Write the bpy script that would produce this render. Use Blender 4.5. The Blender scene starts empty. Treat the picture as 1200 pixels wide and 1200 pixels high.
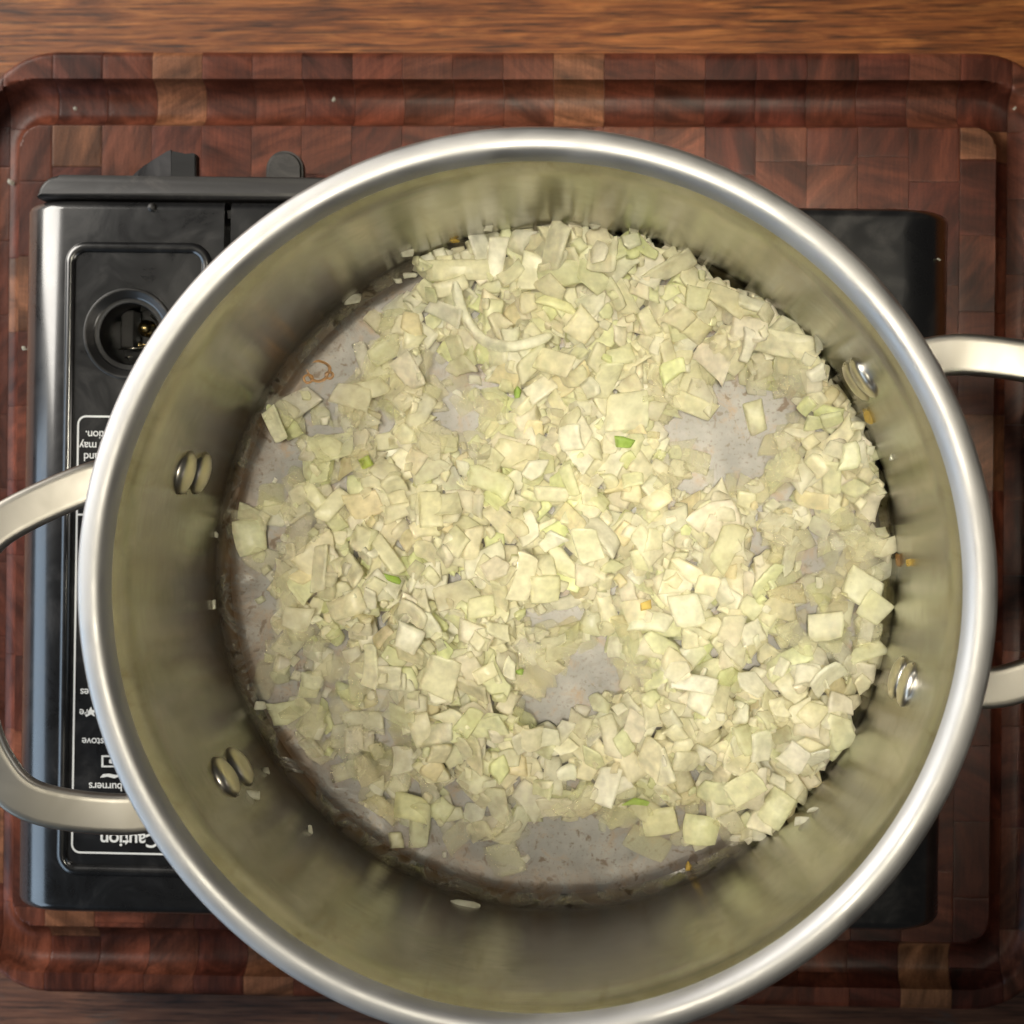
import bpy, bmesh, math, random
import numpy as np
from mathutils import Vector, Matrix, Quaternion

random.seed(7)
rng = np.random.default_rng(11)
S = bpy.context.scene
COL = S.collection
R = math.radians

# ------------------------------------------------------------------ camera
CAM_H = 0.690            # above the top face of the cutting board (z = 0)
TILT = 0.032
F = 1960.0               # focal length in pixels of a 1200 px frame
NADIR = (751.0, 568.0)
PRX = NADIR[0] - F * math.tan(TILT)
PRY = NADIR[1]
cam = bpy.data.cameras.new('camera')
cam_o = bpy.data.objects.new('camera', cam); COL.objects.link(cam_o)
cam_o.location = (0, 0, CAM_H); cam_o.rotation_euler = (0, TILT, 0)
cam.sensor_width = 36; cam.sensor_fit = 'HORIZONTAL'
cam.lens = F / 1200 * 36
cam.shift_x = (600 - PRX) / 1200
cam.shift_y = (PRY - 600) / 1200
cam.clip_start = 0.01; cam.clip_end = 20
cam.dof.use_dof = True; cam.dof.focus_distance = 0.54; cam.dof.aperture_fstop = 18.0
S.camera = cam_o

# ------------------------------------------------------------------ world, lamps, exposure
W = bpy.data.worlds.new('World'); S.world = W; W.use_nodes = True
W.node_tree.nodes['Background'].inputs[0].default_value = (0.62, 0.60, 0.58, 1)
W.node_tree.nodes['Background'].inputs[1].default_value = 0.05

def area(name, loc, target, sx, sy, power, col, spread=180):
    l = bpy.data.lights.new(name, 'AREA'); l.shape = 'RECTANGLE'; l.size = sx; l.size_y = sy
    l.energy = power; l.color = col; l.spread = R(spread)
    o = bpy.data.objects.new(name, l); COL.objects.link(o); o.location = loc
    d = Vector(target) - Vector(loc)
    o.rotation_euler = d.to_track_quat('-Z', 'Y').to_euler()
    return o
area('window_light', (-1.75, 1.00, 1.12), (-0.05, 0.02, 0.1), 1.2, 1.6, 62, (1.0, 0.95, 0.87))
area('overhead_pot_fill', (-0.02, 0.0, 1.60), (-0.02, 0.0, 0.1), 0.22, 0.22, 0.285, (1.0, 0.92, 0.74), 13)  # added unseen overhead fill, beam narrowed to brighten the onions in the pot
area('door_light', (-1.35, -0.52, 0.50), (0, 0, 0.12), 1.5, 0.8, 9, (0.62, 0.80, 1.0))

S.view_settings.view_transform = 'Standard'
S.view_settings.look = 'None'
S.view_settings.exposure = 0.0
S.view_settings.gamma = 1.0
S.render.engine = 'CYCLES'
S.cycles.max_bounces = 9; S.cycles.diffuse_bounces = 6; S.cycles.transparent_max_bounces = 12; S.cycles.glossy_bounces = 5; S.cycles.transmission_bounces = 6
S.cycles.sample_clamp_indirect = 6
S.cycles.caustics_reflective = True

# ------------------------------------------------------------------ measuring helpers
def ray(px, py):
    v = Vector(((px - PRX) / F, -(py - PRY) / F, -1.0))
    c, s = math.cos(TILT), math.sin(TILT)
    return Vector((v.x * c + v.z * s, v.y, -v.x * s + v.z * c))
def at(px, py, z=0.0):
    d = ray(px, py); t = (z - CAM_H) / d.z
    return Vector((d.x * t, d.y * t, z))

# ------------------------------------------------------------------ object helpers
def link(name, me, mat=None, parent=None):
    o = bpy.data.objects.new(name, me); COL.objects.link(o)
    if mat is not None and not me.materials: me.materials.append(mat)
    if parent is not None: o.parent = parent
    return o
def bm_obj(name, bm, mat=None, parent=None, smooth=True):
    me = bpy.data.meshes.new(name); bm.normal_update(); bm.to_mesh(me); bm.free()
    if smooth:
        me.polygons.foreach_set('use_smooth', [True] * len(me.polygons))
    return link(name, me, mat, parent)
def empty(name, loc=(0, 0, 0), rz=0.0):
    o = bpy.data.objects.new(name, None); COL.objects.link(o)
    o.location = loc; o.rotation_euler = (0, 0, rz); o.empty_display_size = 0.02
    return o
def tag(o, label=None, cat=None, group=None, kind=None):
    if label: o['label'] = label
    if cat: o['category'] = cat
    if group: o['group'] = group
    if kind: o['kind'] = kind
    return o
def auto_sharp(o, ang=35):
    me = o.data
    bm = bmesh.new(); bm.from_mesh(me)
    for e in bm.edges:
        if len(e.link_faces) == 2 and e.calc_face_angle(0) > R(ang): e.smooth = False
    bm.to_mesh(me); bm.free()
def box(bm, x0, x1, y0, y1, z0, z1, bev=0.0, seg=2):
    r = bmesh.ops.create_cube(bm, size=1)
    vs = r['verts']
    for v in vs:
        v.co = Vector(((x0 + x1) / 2 + v.co.x * (x1 - x0), (y0 + y1) / 2 + v.co.y * (y1 - y0), (z0 + z1) / 2 + v.co.z * (z1 - z0)))
    if bev > 0:
        es = list({e for v in vs for e in v.link_edges})
        bmesh.ops.bevel(bm, geom=es, offset=bev, segments=seg, affect='EDGES', profile=0.5)
def lathe(bm, prof, seg=96, cx=0, cy=0, close_first=False, close_last=False):
    rings = []
    for (r, z) in prof:
        rings.append([bm.verts.new((cx + r * math.cos(2 * math.pi * k / seg), cy + r * math.sin(2 * math.pi * k / seg), z)) for k in range(seg)])
    for a, b in zip(rings, rings[1:]):
        for k in range(seg):
            k2 = (k + 1) % seg
            bm.faces.new((a[k], a[k2], b[k2], b[k]))
    if close_first: bm.faces.new(list(reversed(rings[0])))
    if close_last: bm.faces.new(rings[-1])
    return rings
def prism(bm, pts, z0, z1):
    a = [bm.verts.new((p[0], p[1], z0)) for p in pts]
    b = [bm.verts.new((p[0], p[1], z1)) for p in pts]
    n = len(pts)
    bm.faces.new(list(reversed(a))); bm.faces.new(b)
    for k in range(n): bm.faces.new((a[k], a[(k + 1) % n], b[(k + 1) % n], b[k]))
def catmull(pts, n=10):
    P = [pts[0]] + list(pts) + [pts[-1]]
    out = []
    for i in range(1, len(P) - 2):
        p0, p1, p2, p3 = (np.array(P[i + d], float) for d in (-1, 0, 1, 2))
        for k in range(n):
            t = k / n
            out.append(0.5 * ((2 * p1) + (-p0 + p2) * t + (2 * p0 - 5 * p1 + 4 * p2 - p3) * t * t + (-p0 + 3 * p1 - 3 * p2 + p3) * t ** 3))
    out.append(np.array(P[-2], float))
    return out

# ------------------------------------------------------------------ material helpers
def new_mat(name):
    m = bpy.data.materials.new(name); m.use_nodes = True
    nt = m.node_tree; b = nt.nodes['Principled BSDF']
    return m, nt, b
def nd(nt, t, **kw):
    n = nt.nodes.new(t)
    for k, v in kw.items():
        if k in n.inputs.keys() if isinstance(k, str) else False: n.inputs[k].default_value = v
        else: setattr(n, k, v)
    return n
def noise(nt, vec, scale, detail=4, rough=0.55, dist=0.0):
    n = nt.nodes.new('ShaderNodeTexNoise')
    n.inputs['Scale'].default_value = scale; n.inputs['Detail'].default_value = detail
    n.inputs['Roughness'].default_value = rough; n.inputs['Distortion'].default_value = dist
    if vec is not None: nt.links.new(vec, n.inputs['Vector'])
    return n.outputs['Fac']
def ramp(nt, fac, stops):
    n = nt.nodes.new('ShaderNodeValToRGB'); e = n.color_ramp.elements
    while len(e) < len(stops): e.new(0.5)
    for el, (p, c) in zip(e, stops):
        el.position = p; el.color = (c[0], c[1], c[2], 1) if isinstance(c, (tuple, list)) else (c, c, c, 1)
    nt.links.new(fac, n.inputs[0])
    return n.outputs[0]
def mix(nt, fac, a, b, mode='MIX'):
    n = nt.nodes.new('ShaderNodeMix'); n.data_type = 'RGBA'; n.blend_type = mode
    for sock, v in ((n.inputs[0], fac), (n.inputs[6], a), (n.inputs[7], b)):
        if hasattr(v, 'is_linked'): nt.links.new(v, sock)
        elif isinstance(v, (tuple, list)): sock.default_value = (v[0], v[1], v[2], 1)
        elif sock.type == 'RGBA': sock.default_value = (v, v, v, 1)
        else: sock.default_value = v
    return n.outputs[2]
def mathn(nt, op, a, b=None, clamp=False):
    n = nt.nodes.new('ShaderNodeMath'); n.operation = op; n.use_clamp = clamp
    for sock, v in ((n.inputs[0], a), (n.inputs[1], b)):
        if v is None: continue
        if hasattr(v, 'is_linked'): nt.links.new(v, sock)
        else: sock.default_value = v
    return n.outputs[0]
def coord(nt, scale=(1, 1, 1), rot=(0, 0, 0), loc=(0, 0, 0), kind='Object'):
    t = nt.nodes.new('ShaderNodeTexCoord'); m = nt.nodes.new('ShaderNodeMapping')
    m.inputs['Scale'].default_value = scale; m.inputs['Rotation'].default_value = rot; m.inputs['Location'].default_value = loc
    nt.links.new(t.outputs[kind], m.inputs['Vector'])
    return m.outputs['Vector']
def bump(nt, b, h, strength, dist):
    n = nt.nodes.new('ShaderNodeBump'); n.inputs['Strength'].default_value = strength; n.inputs['Distance'].default_value = dist
    nt.links.new(h, n.inputs['Height']); nt.links.new(n.outputs[0], b.inputs['Normal'])
    return n

# --- end-grain block wood: every block has its own colour (object colour) and its own ring direction
def mat_block():
    m, nt, b = new_mat('end_grain_wood')
    oi = nt.nodes.new('ShaderNodeObjectInfo')
    geo = nt.nodes.new('ShaderNodeNewGeometry')
    # offset and spin the pattern per block
    off = nt.nodes.new('ShaderNodeVectorMath'); off.operation = 'SCALE'
    comb = nt.nodes.new('ShaderNodeCombineXYZ')
    nt.links.new(oi.outputs['Random'], comb.inputs[0]); nt.links.new(oi.outputs['Random'], comb.inputs[1])
    nt.links.new(comb.outputs[0], off.inputs[0]); off.inputs['Scale'].default_value = 7.3
    add = nt.nodes.new('ShaderNodeVectorMath'); add.operation = 'ADD'
    nt.links.new(geo.outputs['Position'], add.inputs[0]); nt.links.new(off.outputs[0], add.inputs[1])
    vr = nt.nodes.new('ShaderNodeVectorRotate'); vr.rotation_type = 'Z_AXIS'
    ang = mathn(nt, 'MULTIPLY', oi.outputs['Random'], 37.0)
    nt.links.new(ang, vr.inputs['Angle']); nt.links.new(add.outputs[0], vr.inputs['Vector'])
    mp = nt.nodes.new('ShaderNodeMapping'); mp.inputs['Scale'].default_value = (1, 0.22, 1)
    nt.links.new(vr.outputs[0], mp.inputs['Vector'])
    rings = noise(nt, mp.outputs[0], 190, 4, 0.6, 0.6)
    broad = noise(nt, mp.outputs[0], 55, 3, 0.55, 1.2)
    pores = noise(nt, geo.outputs['Position'], 1500, 2, 0.7)
    rays = nt.nodes.new('ShaderNodeMapping'); rays.inputs['Scale'].default_value = (1, 0.06, 0.2)
    nt.links.new(geo.outputs['Position'], rays.inputs['Vector'])
    fine = noise(nt, rays.outputs[0], 1100, 3, 0.6)
    v1 = ramp(nt, rings, [(0.28, 0.48), (0.5, 0.95), (0.72, 1.38)])
    v2 = ramp(nt, broad, [(0.34, 0.50), (0.62, 1.30)])
    v3 = ramp(nt, pores, [(0.3, 0.7), (0.55, 1.1)])
    v4 = ramp(nt, fine, [(0.3, 0.72), (0.7, 1.22)])
    c = mix(nt, 1.0, oi.outputs['Color'], v1, 'MULTIPLY')
    c = mix(nt, 1.0, c, v2, 'MULTIPLY'); c = mix(nt, 0.8, c, v3, 'MULTIPLY'); c = mix(nt, 0.8, c, v4, 'MULTIPLY')
    nt.links.new(c, b.inputs['Base Color'])
    rr = ramp(nt, noise(nt, geo.outputs['Position'], 60, 4, 0.6), [(0.3, 0.30), (0.7, 0.48)])
    nt.links.new(rr, b.inputs['Roughness']); b.inputs['Specular IOR Level'].default_value = 0.3
    bump(nt, b, pores, 0.25, 0.0004)
    return m
def mat_plank(name, dark, mid, light, knots=False):
    m, nt, b = new_mat(name)
    v = coord(nt, (1, 9, 1)); g1 = noise(nt, v, 22, 7, 0.62, 0.9)
    v2 = coord(nt, (1, 34, 1)); g2 = noise(nt, v2, 26, 6, 0.7, 0.3)
    v3 = coord(nt, (1, 70, 1)); g3 = noise(nt, v3, 60, 3, 0.6)
    c = ramp(nt, g1, [(0.25, dark), (0.48, mid), (0.7, light)])
    k = ramp(nt, g2, [(0.36, 0.12), (0.48, 0.9), (0.70, 1.4)])
    c = mix(nt, 1.0, c, k, 'MULTIPLY')
    c = mix(nt, 0.55, c, ramp(nt, g3, [(0.3, 0.5), (0.6, 1.2)]), 'MULTIPLY')
    if knots:
        kn = noise(nt, coord(nt, (1, 2.6, 1)), 17, 5, 0.7, 1.6)
        c = mix(nt, ramp(nt, kn, [(0.56, 0.0), (0.66, 0.75)]), c, (0.10, 0.075, 0.06))
    nt.links.new(c, b.inputs['Base Color'])
    b.inputs['Roughness'].default_value = 0.5
    bump(nt, b, g2, 0.4, 0.0008)
    return m
def mat_steel(name, base, rough, film=0.0, aniso=0.5, brown=False):
    m, nt, b = new_mat(name)
    v = coord(nt)
    sm = noise(nt, v, 28, 5, 0.6, 1.0)
    br = noise(nt, coord(nt, (6, 6, 320)), 6, 3, 0.6)
    c = mix(nt, ramp(nt, sm, [(0.35, 0.0), (0.75, film)]), base, (0.40, 0.34, 0.17))
    nt.links.new(c, b.inputs['Base Color'])
    b.inputs['Metallic'].default_value = 1.0
    r = mathn(nt, 'ADD', ramp(nt, sm, [(0.3, rough * 0.85), (0.7, rough * 1.35)]), mathn(nt, 'MULTIPLY', br, 0.05))
    nt.links.new(r, b.inputs['Roughness'])
    bump(nt, b, br, 0.12, 0.0002)
    return m
def mat_pot_inside():
    """steel inside the pot: brushed wall, greyer floor, browned and spotted near the crease"""
    m, nt, b = new_mat('pot_steel_inside')
    tc = nt.nodes.new('ShaderNodeTexCoord'); sp = nt.nodes.new('ShaderNodeSeparateXYZ')
    nt.links.new(tc.outputs['Object'], sp.inputs[0])
    flat = nt.nodes.new('ShaderNodeVectorMath'); flat.operation = 'MULTIPLY'; flat.inputs[1].default_value = (1, 1, 0)
    nt.links.new(tc.outputs['Object'], flat.inputs[0])
    ln = nt.nodes.new('ShaderNodeVectorMath'); ln.operation = 'LENGTH'; nt.links.new(flat.outputs[0], ln.inputs[0])
    rad = ln.outputs['Value']; z = sp.outputs['Z']
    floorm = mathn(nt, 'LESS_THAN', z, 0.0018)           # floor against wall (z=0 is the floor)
    sm = noise(nt, coord(nt, (1, 1, 0.5)), 30, 6, 0.62, 1.4)
    streak = noise(nt, coord(nt, (5, 5, 0.9)), 22, 5, 0.65, 0.8)
    fineb = noise(nt, coord(nt, (4, 4, 340)), 5, 3, 0.6)
    wall = mix(nt, ramp(nt, sm, [(0.35, 0.0), (0.75, 0.75)]), (0.39, 0.38, 0.36), (0.29, 0.27, 0.225))
    wall = mix(nt, ramp(nt, noise(nt, coord(nt, (1, 1, 0.7)), 75, 5, 0.6, 0.8), [(0.50, 0.0), (0.64, 0.45)]), wall, (0.22, 0.21, 0.17))
    wall = mix(nt, ramp(nt, streak, [(0.56, 0.0), (0.72, 0.55)]), wall, (0.20, 0.17, 0.10))
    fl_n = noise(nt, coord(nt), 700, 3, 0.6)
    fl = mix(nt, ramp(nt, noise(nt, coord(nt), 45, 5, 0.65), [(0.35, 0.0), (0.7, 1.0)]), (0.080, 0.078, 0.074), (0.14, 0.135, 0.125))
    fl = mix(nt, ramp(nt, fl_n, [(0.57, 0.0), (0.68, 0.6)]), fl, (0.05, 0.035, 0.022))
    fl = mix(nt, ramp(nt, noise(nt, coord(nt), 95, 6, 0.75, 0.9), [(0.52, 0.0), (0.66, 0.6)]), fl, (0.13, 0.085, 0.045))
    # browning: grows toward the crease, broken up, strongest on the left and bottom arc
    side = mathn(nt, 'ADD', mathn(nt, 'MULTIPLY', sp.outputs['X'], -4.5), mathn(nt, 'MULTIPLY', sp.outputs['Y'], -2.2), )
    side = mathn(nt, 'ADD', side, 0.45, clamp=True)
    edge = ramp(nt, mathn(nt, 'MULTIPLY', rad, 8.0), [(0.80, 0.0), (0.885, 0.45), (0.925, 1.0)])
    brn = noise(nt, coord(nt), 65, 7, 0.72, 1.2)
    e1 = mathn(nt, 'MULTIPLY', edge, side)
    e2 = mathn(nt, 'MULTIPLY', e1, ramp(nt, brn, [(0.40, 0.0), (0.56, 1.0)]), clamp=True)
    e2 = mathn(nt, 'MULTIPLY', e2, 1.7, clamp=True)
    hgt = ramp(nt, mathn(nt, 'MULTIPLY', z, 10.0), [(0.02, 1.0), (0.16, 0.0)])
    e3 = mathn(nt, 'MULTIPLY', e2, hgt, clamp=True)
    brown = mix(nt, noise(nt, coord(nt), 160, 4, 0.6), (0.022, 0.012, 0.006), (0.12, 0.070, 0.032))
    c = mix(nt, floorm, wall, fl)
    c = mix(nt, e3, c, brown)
    sp2 = noise(nt, coord(nt), 260, 3, 0.55, 0.5)
    c = mix(nt, mathn(nt, 'MULTIPLY', ramp(nt, sp2, [(0.59, 0.0), (0.66, 0.9)]), mathn(nt, 'MULTIPLY', hgt, ramp(nt, mathn(nt, 'MULTIPLY', rad, 8.0), [(0.45, 0.25), (0.75, 1.0)]))), c, (0.050, 0.032, 0.018))
    nt.links.new(c, b.inputs['Base Color'])
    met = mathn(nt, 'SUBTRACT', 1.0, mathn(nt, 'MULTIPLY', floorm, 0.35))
    met = mathn(nt, 'SUBTRACT', met, mathn(nt, 'MULTIPLY', e3, 0.65), clamp=True)
    nt.links.new(met, b.inputs['Metallic'])
    rw = ramp(nt, sm, [(0.3, 0.15), (0.7, 0.22)])
    r = mix(nt, floorm, rw, 0.46)
    nt.links.new(r, b.inputs['Roughness'])
    hh = mathn(nt, 'ADD', mathn(nt, 'MULTIPLY', fineb, 0.4), mathn(nt, 'MULTIPLY', e3, 1.5))
    hh = mathn(nt, 'ADD', hh, mathn(nt, 'MULTIPLY', noise(nt, coord(nt), 60, 3, 0.5), 1.2))
    bump(nt, b, hh, 0.22, 0.0006)
    return m
def mat_onion():
    m, nt, b = new_mat('cooked_onion')
    at_ = nt.nodes.new('ShaderNodeAttribute'); at_.attribute_name = 'tint'
    geo = nt.nodes.new('ShaderNodeNewGeometry')
    n1 = noise(nt, geo.outputs['Position'], 320, 3, 0.6, 0.8)
    c = mix(nt, 1.0, at_.outputs['Color'], ramp(nt, n1, [(0.3, 0.97), (0.6, 1.0)]), 'MULTIPLY')
    nt.links.new(c, b.inputs['Base Color'])
    b.inputs['IOR'].default_value = 1.38
    nt.links.new(ramp(nt, n1, [(0.3, 0.20), (0.7, 0.36)]), b.inputs['Roughness'])
    b.inputs['Specular IOR Level'].default_value = 0.5
    tl_ = nt.nodes.new('ShaderNodeBsdfTranslucent'); nt.links.new(c, tl_.inputs[0])
    m1 = nt.nodes.new('ShaderNodeMixShader'); m1.inputs[0].default_value = 0.22
    nt.links.new(b.outputs[0], m1.inputs[1]); nt.links.new(tl_.outputs[0], m1.inputs[2])
    tr = nt.nodes.new('ShaderNodeBsdfTransparent'); tr.inputs[0].default_value = (0.995, 0.99, 0.955, 1)
    ms = nt.nodes.new('ShaderNodeMixShader')
    veil = noise(nt, geo.outputs['Position'], 210, 2, 0.5)
    fac = mathn(nt, 'MULTIPLY', mathn(nt, 'MULTIPLY', at_.outputs['Alpha'], 0.54), ramp(nt, veil, [(0.3, 0.72), (0.7, 1.25)]), clamp=True)
    nt.links.new(fac, ms.inputs[0])
    nt.links.new(tr.outputs[0], ms.inputs[1]); nt.links.new(m1.outputs[0], ms.inputs[2])
    nt.links.new(ms.outputs[0], nt.nodes['Material Output'].inputs[0])
    st = noise(nt, geo.outputs['Position'], 900, 2, 0.5)
    bump(nt, b, mathn(nt, 'ADD', st, mathn(nt, 'MULTIPLY', n1, 2.0)), 0.22, 0.0004)
    return m
def mat_plastic(name, col, rough, scuff=0.0, metal=0.0, coat=0.0, cior=1.65):
    m, nt, b = new_mat(name)
    n1 = noise(nt, coord(nt), 45, 6, 0.7, 0.8)
    n2 = noise(nt, coord(nt), 420, 3, 0.6)
    f = ramp(nt, n1, [(0.52, 0.0), (0.72, scuff)])
    c = mix(nt, f, col, (0.14, 0.125, 0.115))
    nt.links.new(c, b.inputs['Base Color'])
    nt.links.new(ramp(nt, n1, [(0.35, rough), (0.7, min(1, rough + 0.22))]), b.inputs['Roughness'])
    b.inputs['Metallic'].default_value = metal
    bump(nt, b, n2, 0.08, 0.0002)
    b.inputs['Coat Weight'].default_value = coat; b.inputs['Coat Roughness'].default_value = 0.16; b.inputs['Coat IOR'].default_value = cior
    return m

M_block = mat_block()
M_glue = mat_plastic('dark_glue_line', (0.035, 0.014, 0.009), 0.7)
M_plank_a = mat_plank('oiled_plank_orange', (0.05, 0.014, 0.004), (0.28, 0.085, 0.019), (0.55, 0.20, 0.048))
M_plank_b = mat_plank('weathered_plank_dark', (0.06, 0.025, 0.014), (0.15, 0.06, 0.032), (0.24, 0.105, 0.055), knots=True)
M_pot = mat_pot_inside()
M_rim = mat_steel('satin_rim_steel', (0.50, 0.495, 0.49), 0.48)
M_out = mat_steel('pot_outer_steel', (0.66, 0.64, 0.61), 0.26)
M_handle = mat_steel('satin_handle_steel', (0.33, 0.315, 0.29), 0.38, film=0.15)
M_rivet = mat_steel('rivet_steel', (0.72, 0.68, 0.60), 0.26)
M_onion = mat_onion()
M_black = mat_plastic('black_enamel', (0.006, 0.006, 0.0065), 0.24, scuff=0.16, coat=1.0, cior=1.72)
M_black2 = mat_plastic('black_lid_enamel', (0.014, 0.0135, 0.013), 0.30, scuff=0.35)
M_strip = mat_plastic('dusty_black_panel', (0.022, 0.020, 0.019), 0.42, scuff=0.5)
M_knob = mat_plastic('matte_black_plastic', (0.020, 0.020, 0.022), 0.5, scuff=0.2)
M_print = mat_plastic('white_print', (0.78, 0.78, 0.75), 0.6)
M_brass = mat_steel('worn_brass', (0.62, 0.48, 0.22), 0.2)
M_iron = mat_plastic('enamelled_iron', (0.02, 0.02, 0.02), 0.45)

# ================================================================== TABLE
table = empty('wooden_table', (0, 0, -0.045))
tag(table, 'brown wooden table of wide planks, glimpsed above and below the cutting board', 'table')
def plank(y0, y1, mat, lab=None):
    bm = bmesh.new(); box(bm, -0.75, 0.75, y0, y1, -0.03, 0.0, 0.0012)
    o = bm_obj('plank', bm, mat, table, smooth=False)
    if lab: o['label'] = lab
plank(0.1420, 0.62, M_plank_a, 'warm orange brown plank behind the board')
plank(-0.142, 0.1408, M_plank_a)
plank(-0.60, -0.1432, M_plank_b, 'dark weathered plank in front of the board')

# ================================================================== CUTTING BOARD
BROT = R(-0.55)
bc = at(612, 622, 0.0)
board = empty('cutting_board', (bc.x, bc.y, 0), BROT)
tag(board, 'large reddish end-grain cutting board with a deep juice groove under the stove', 'cutting board')
BINV = Matrix.Rotation(-BROT, 2)
def BL(px, py):
    p = at(px, py, 0); q = BINV @ Vector((p.x - bc.x, p.y - bc.y)); return q
# outer edge, groove edges in board coordinates
bx0, bx1 = BL(-32, 620).x, BL(1240, 620).x
by1, by0 = (BL(100, 59.5).y + BL(1000, 61).y) / 2, (BL(60, 1163).y + BL(1000, 1183).y) / 2
gx0, gx1 = BL(19, 620).x, BL(1163, 620).x         # inner groove rectangle
gy1, gy0 = (BL(100, 147).y + BL(1000, 149).y) / 2, (BL(60, 1086).y + BL(1000, 1101).y) / 2
GW = 0.0195
def sd_rr(x, y, x0, x1, y0, y1, r):
    cx, cy = (x0 + x1) / 2, (y0 + y1) / 2
    qx, qy = abs(x - cx) - (x1 - x0) / 2 + r, abs(y - cy) - (y1 - y0) / 2 + r
    return math.hypot(max(qx, 0), max(qy, 0)) + min(max(qx, qy), 0) - r
def board_z(x, y):
    d = sd_rr(x, y, gx0, gx1, gy0, gy1, 0.009)
    z = 0.0
    if 0 < d < GW:
        t = d / GW
        z = -0.0085 * (1 - abs(2 * t - 1) ** 3.2) ** 0.8
    e = -sd_rr(x, y, bx0, bx1, by0, by1, 0.034)
    if e < 0.0025:
        z -= 0.0025 - math.sqrt(max(0, 0.0025 ** 2 - (0.0025 - max(e, 0)) ** 2))
    return z
def snap_in(x, y):
    # keep a point inside the rounded outline of the board
    r = 0.034
    cx = min(max(x, bx0 + r), bx1 - r); cy = min(max(y, by0 + r), by1 - r)
    d = math.hypot(x - cx, y - cy)
    if d > r: x, y = cx + (x - cx) * r / d, cy + (y - cy) * r / d
    return x, y
reds = [(0.20, 0.056, 0.030), (0.165, 0.045, 0.025), (0.22, 0.064, 0.034), (0.14, 0.036, 0.021), (0.18, 0.052, 0.031), (0.20, 0.060, 0.032), (0.24, 0.078, 0.042)]
tans = [(0.36, 0.155, 0.070), (0.33, 0.135, 0.066)]
tan_px = [(90, 180), (655, 80), (228, 80), (1170, 505), (1172, 165), (105, 1085), (338, 1110), (12, 330), (1110, 1130)]
tan_l = [BL(*p) for p in tan_px]
def make_block(x0, x1, y0, y1, col):
    g = 0.00008
    x0 += g; x1 -= g; y0 += g; y1 -= g
    bm = bmesh.new()
    inner = sd_rr((x0 + x1) / 2, (y0 + y1) / 2, gx0, gx1, gy0, gy1, 0.009) < -0.024
    near_c = min(math.hypot((x0 + x1) / 2 - a, (y0 + y1) / 2 - b_) for a in (gx0, gx1) for b_ in (gy0, gy1)) < 0.04
    nx, ny = (3, 3) if inner else ((40, 56) if near_c else (14, 18))
    def lines(a0, a1, n, marks):
        ls = [a0 + (a1 - a0) * k / n for k in range(n + 1)]
        mk = [m for m in marks if a0 + 0.0004 < m < a1 - 0.0004]
        if mk: ls = [l for l in ls if l in (ls[0], ls[-1]) or min(abs(l - m) for m in mk) > 0.0008]
        return sorted(set(ls + mk))
    tt = (-0.012, 0.0, 0.02, 0.05, 0.10, 0.17, 0.26, 0.38, 0.5, 0.62, 0.74, 0.83, 0.90, 0.95, 0.98, 1.0, 1.012)
    xs = lines(x0, x1, nx, [] if inner else [gx0 - GW * t for t in tt] + [gx1 + GW * t for t in tt])
    ys = lines(y0, y1, ny, [] if inner else [gy0 - GW * t for t in tt] + [gy1 + GW * t for t in tt])
    nx, ny = len(xs) - 1, len(ys) - 1
    # tiny eased edge: pull border lines in
    cx, cy = (x0 + x1) / 2, (y0 + y1) / 2
    grid = []
    for j, y in enumerate(ys):
        row = []
        for i, x in enumerate(xs):
            a, b_ = snap_in(x, y)
            z = board_z(a, b_)
            if i in (0, nx) or j in (0, ny): z -= 0.00008
            row.append(bm.verts.new((a - cx, b_ - cy, z)))
        grid.append(row)
    for j in range(ny):
        for i in range(nx):
            try: bm.faces.new((grid[j][i], grid[j][i + 1], grid[j + 1][i + 1], grid[j + 1][i]))
            except ValueError: pass
    loop = [grid[0][i] for i in range(nx + 1)] + [grid[j][nx] for j in range(1, ny + 1)] + [grid[ny][i] for i in range(nx - 1, -1, -1)] + [grid[j][0] for j in range(ny - 1, 0, -1)]
    low = [bm.verts.new((v.co.x, v.co.y, -0.040)) for v in loop]
    n = len(loop)
    for k in range(n):
        bm.faces.new((loop[(k + 1) % n], loop[k], low[k], low[(k + 1) % n]))
    bmesh.ops.remove_doubles(bm, verts=bm.verts, dist=0.00001)
    o = bm_obj('block', bm, M_block, board, smooth=True)
    auto_sharp(o, 50)
    o.location = (cx, cy, 0); o.color = (*col, 1)
    return o
CW = 0.0209; CH = 0.0312
rb = random.Random(5)
x = BL(-1, 600).x - 2 * CW
nblocks = 0
stove_hide = (BL(70, 0).x, BL(1065, 0).x, BL(0, 1040).y, BL(0, 285).y)
while x < bx1:
    xa, xb = max(x, bx0), min(x + CW, bx1)
    if xb - xa > 0.002:
        ys = [by1, gy1 + rb.choice([0.0, 0.0, 0.001])]
        y = ys[-1] - rb.uniform(0.012, CH)
        while y > by0 + 0.010:
            ys.append(y); y -= CH * rb.choice([1, 1, 1.0, 1.35])
        ys.append(by0)
        prev = None
        for ya, yb in zip(ys, ys[1:]):
            cx, cy = (xa + xb) / 2, (ya + yb) / 2
            if stove_hide[0] < xa and xb < stove_hide[1] and stove_hide[2] < yb and ya < stove_hide[3]:
                continue                                # nothing of it can be seen under the stove
            k = rb.uniform(0.55, 0.76)
            col = rb.choice(reds)
            if rb.random() < 0.025: col = rb.choice(tans)
            for t in tan_l:
                if xa <= t.x < xb and yb <= t.y < ya: col = rb.choice(tans)
            make_block(xa, xb, yb, ya, tuple(c * k for c in col)); nblocks += 1
    x += CW
bm = bmesh.new()
box(bm, bx0 + 0.012, bx1 - 0.012, by0 + 0.012, by1 - 0.012, -0.041, -0.0115)
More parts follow.
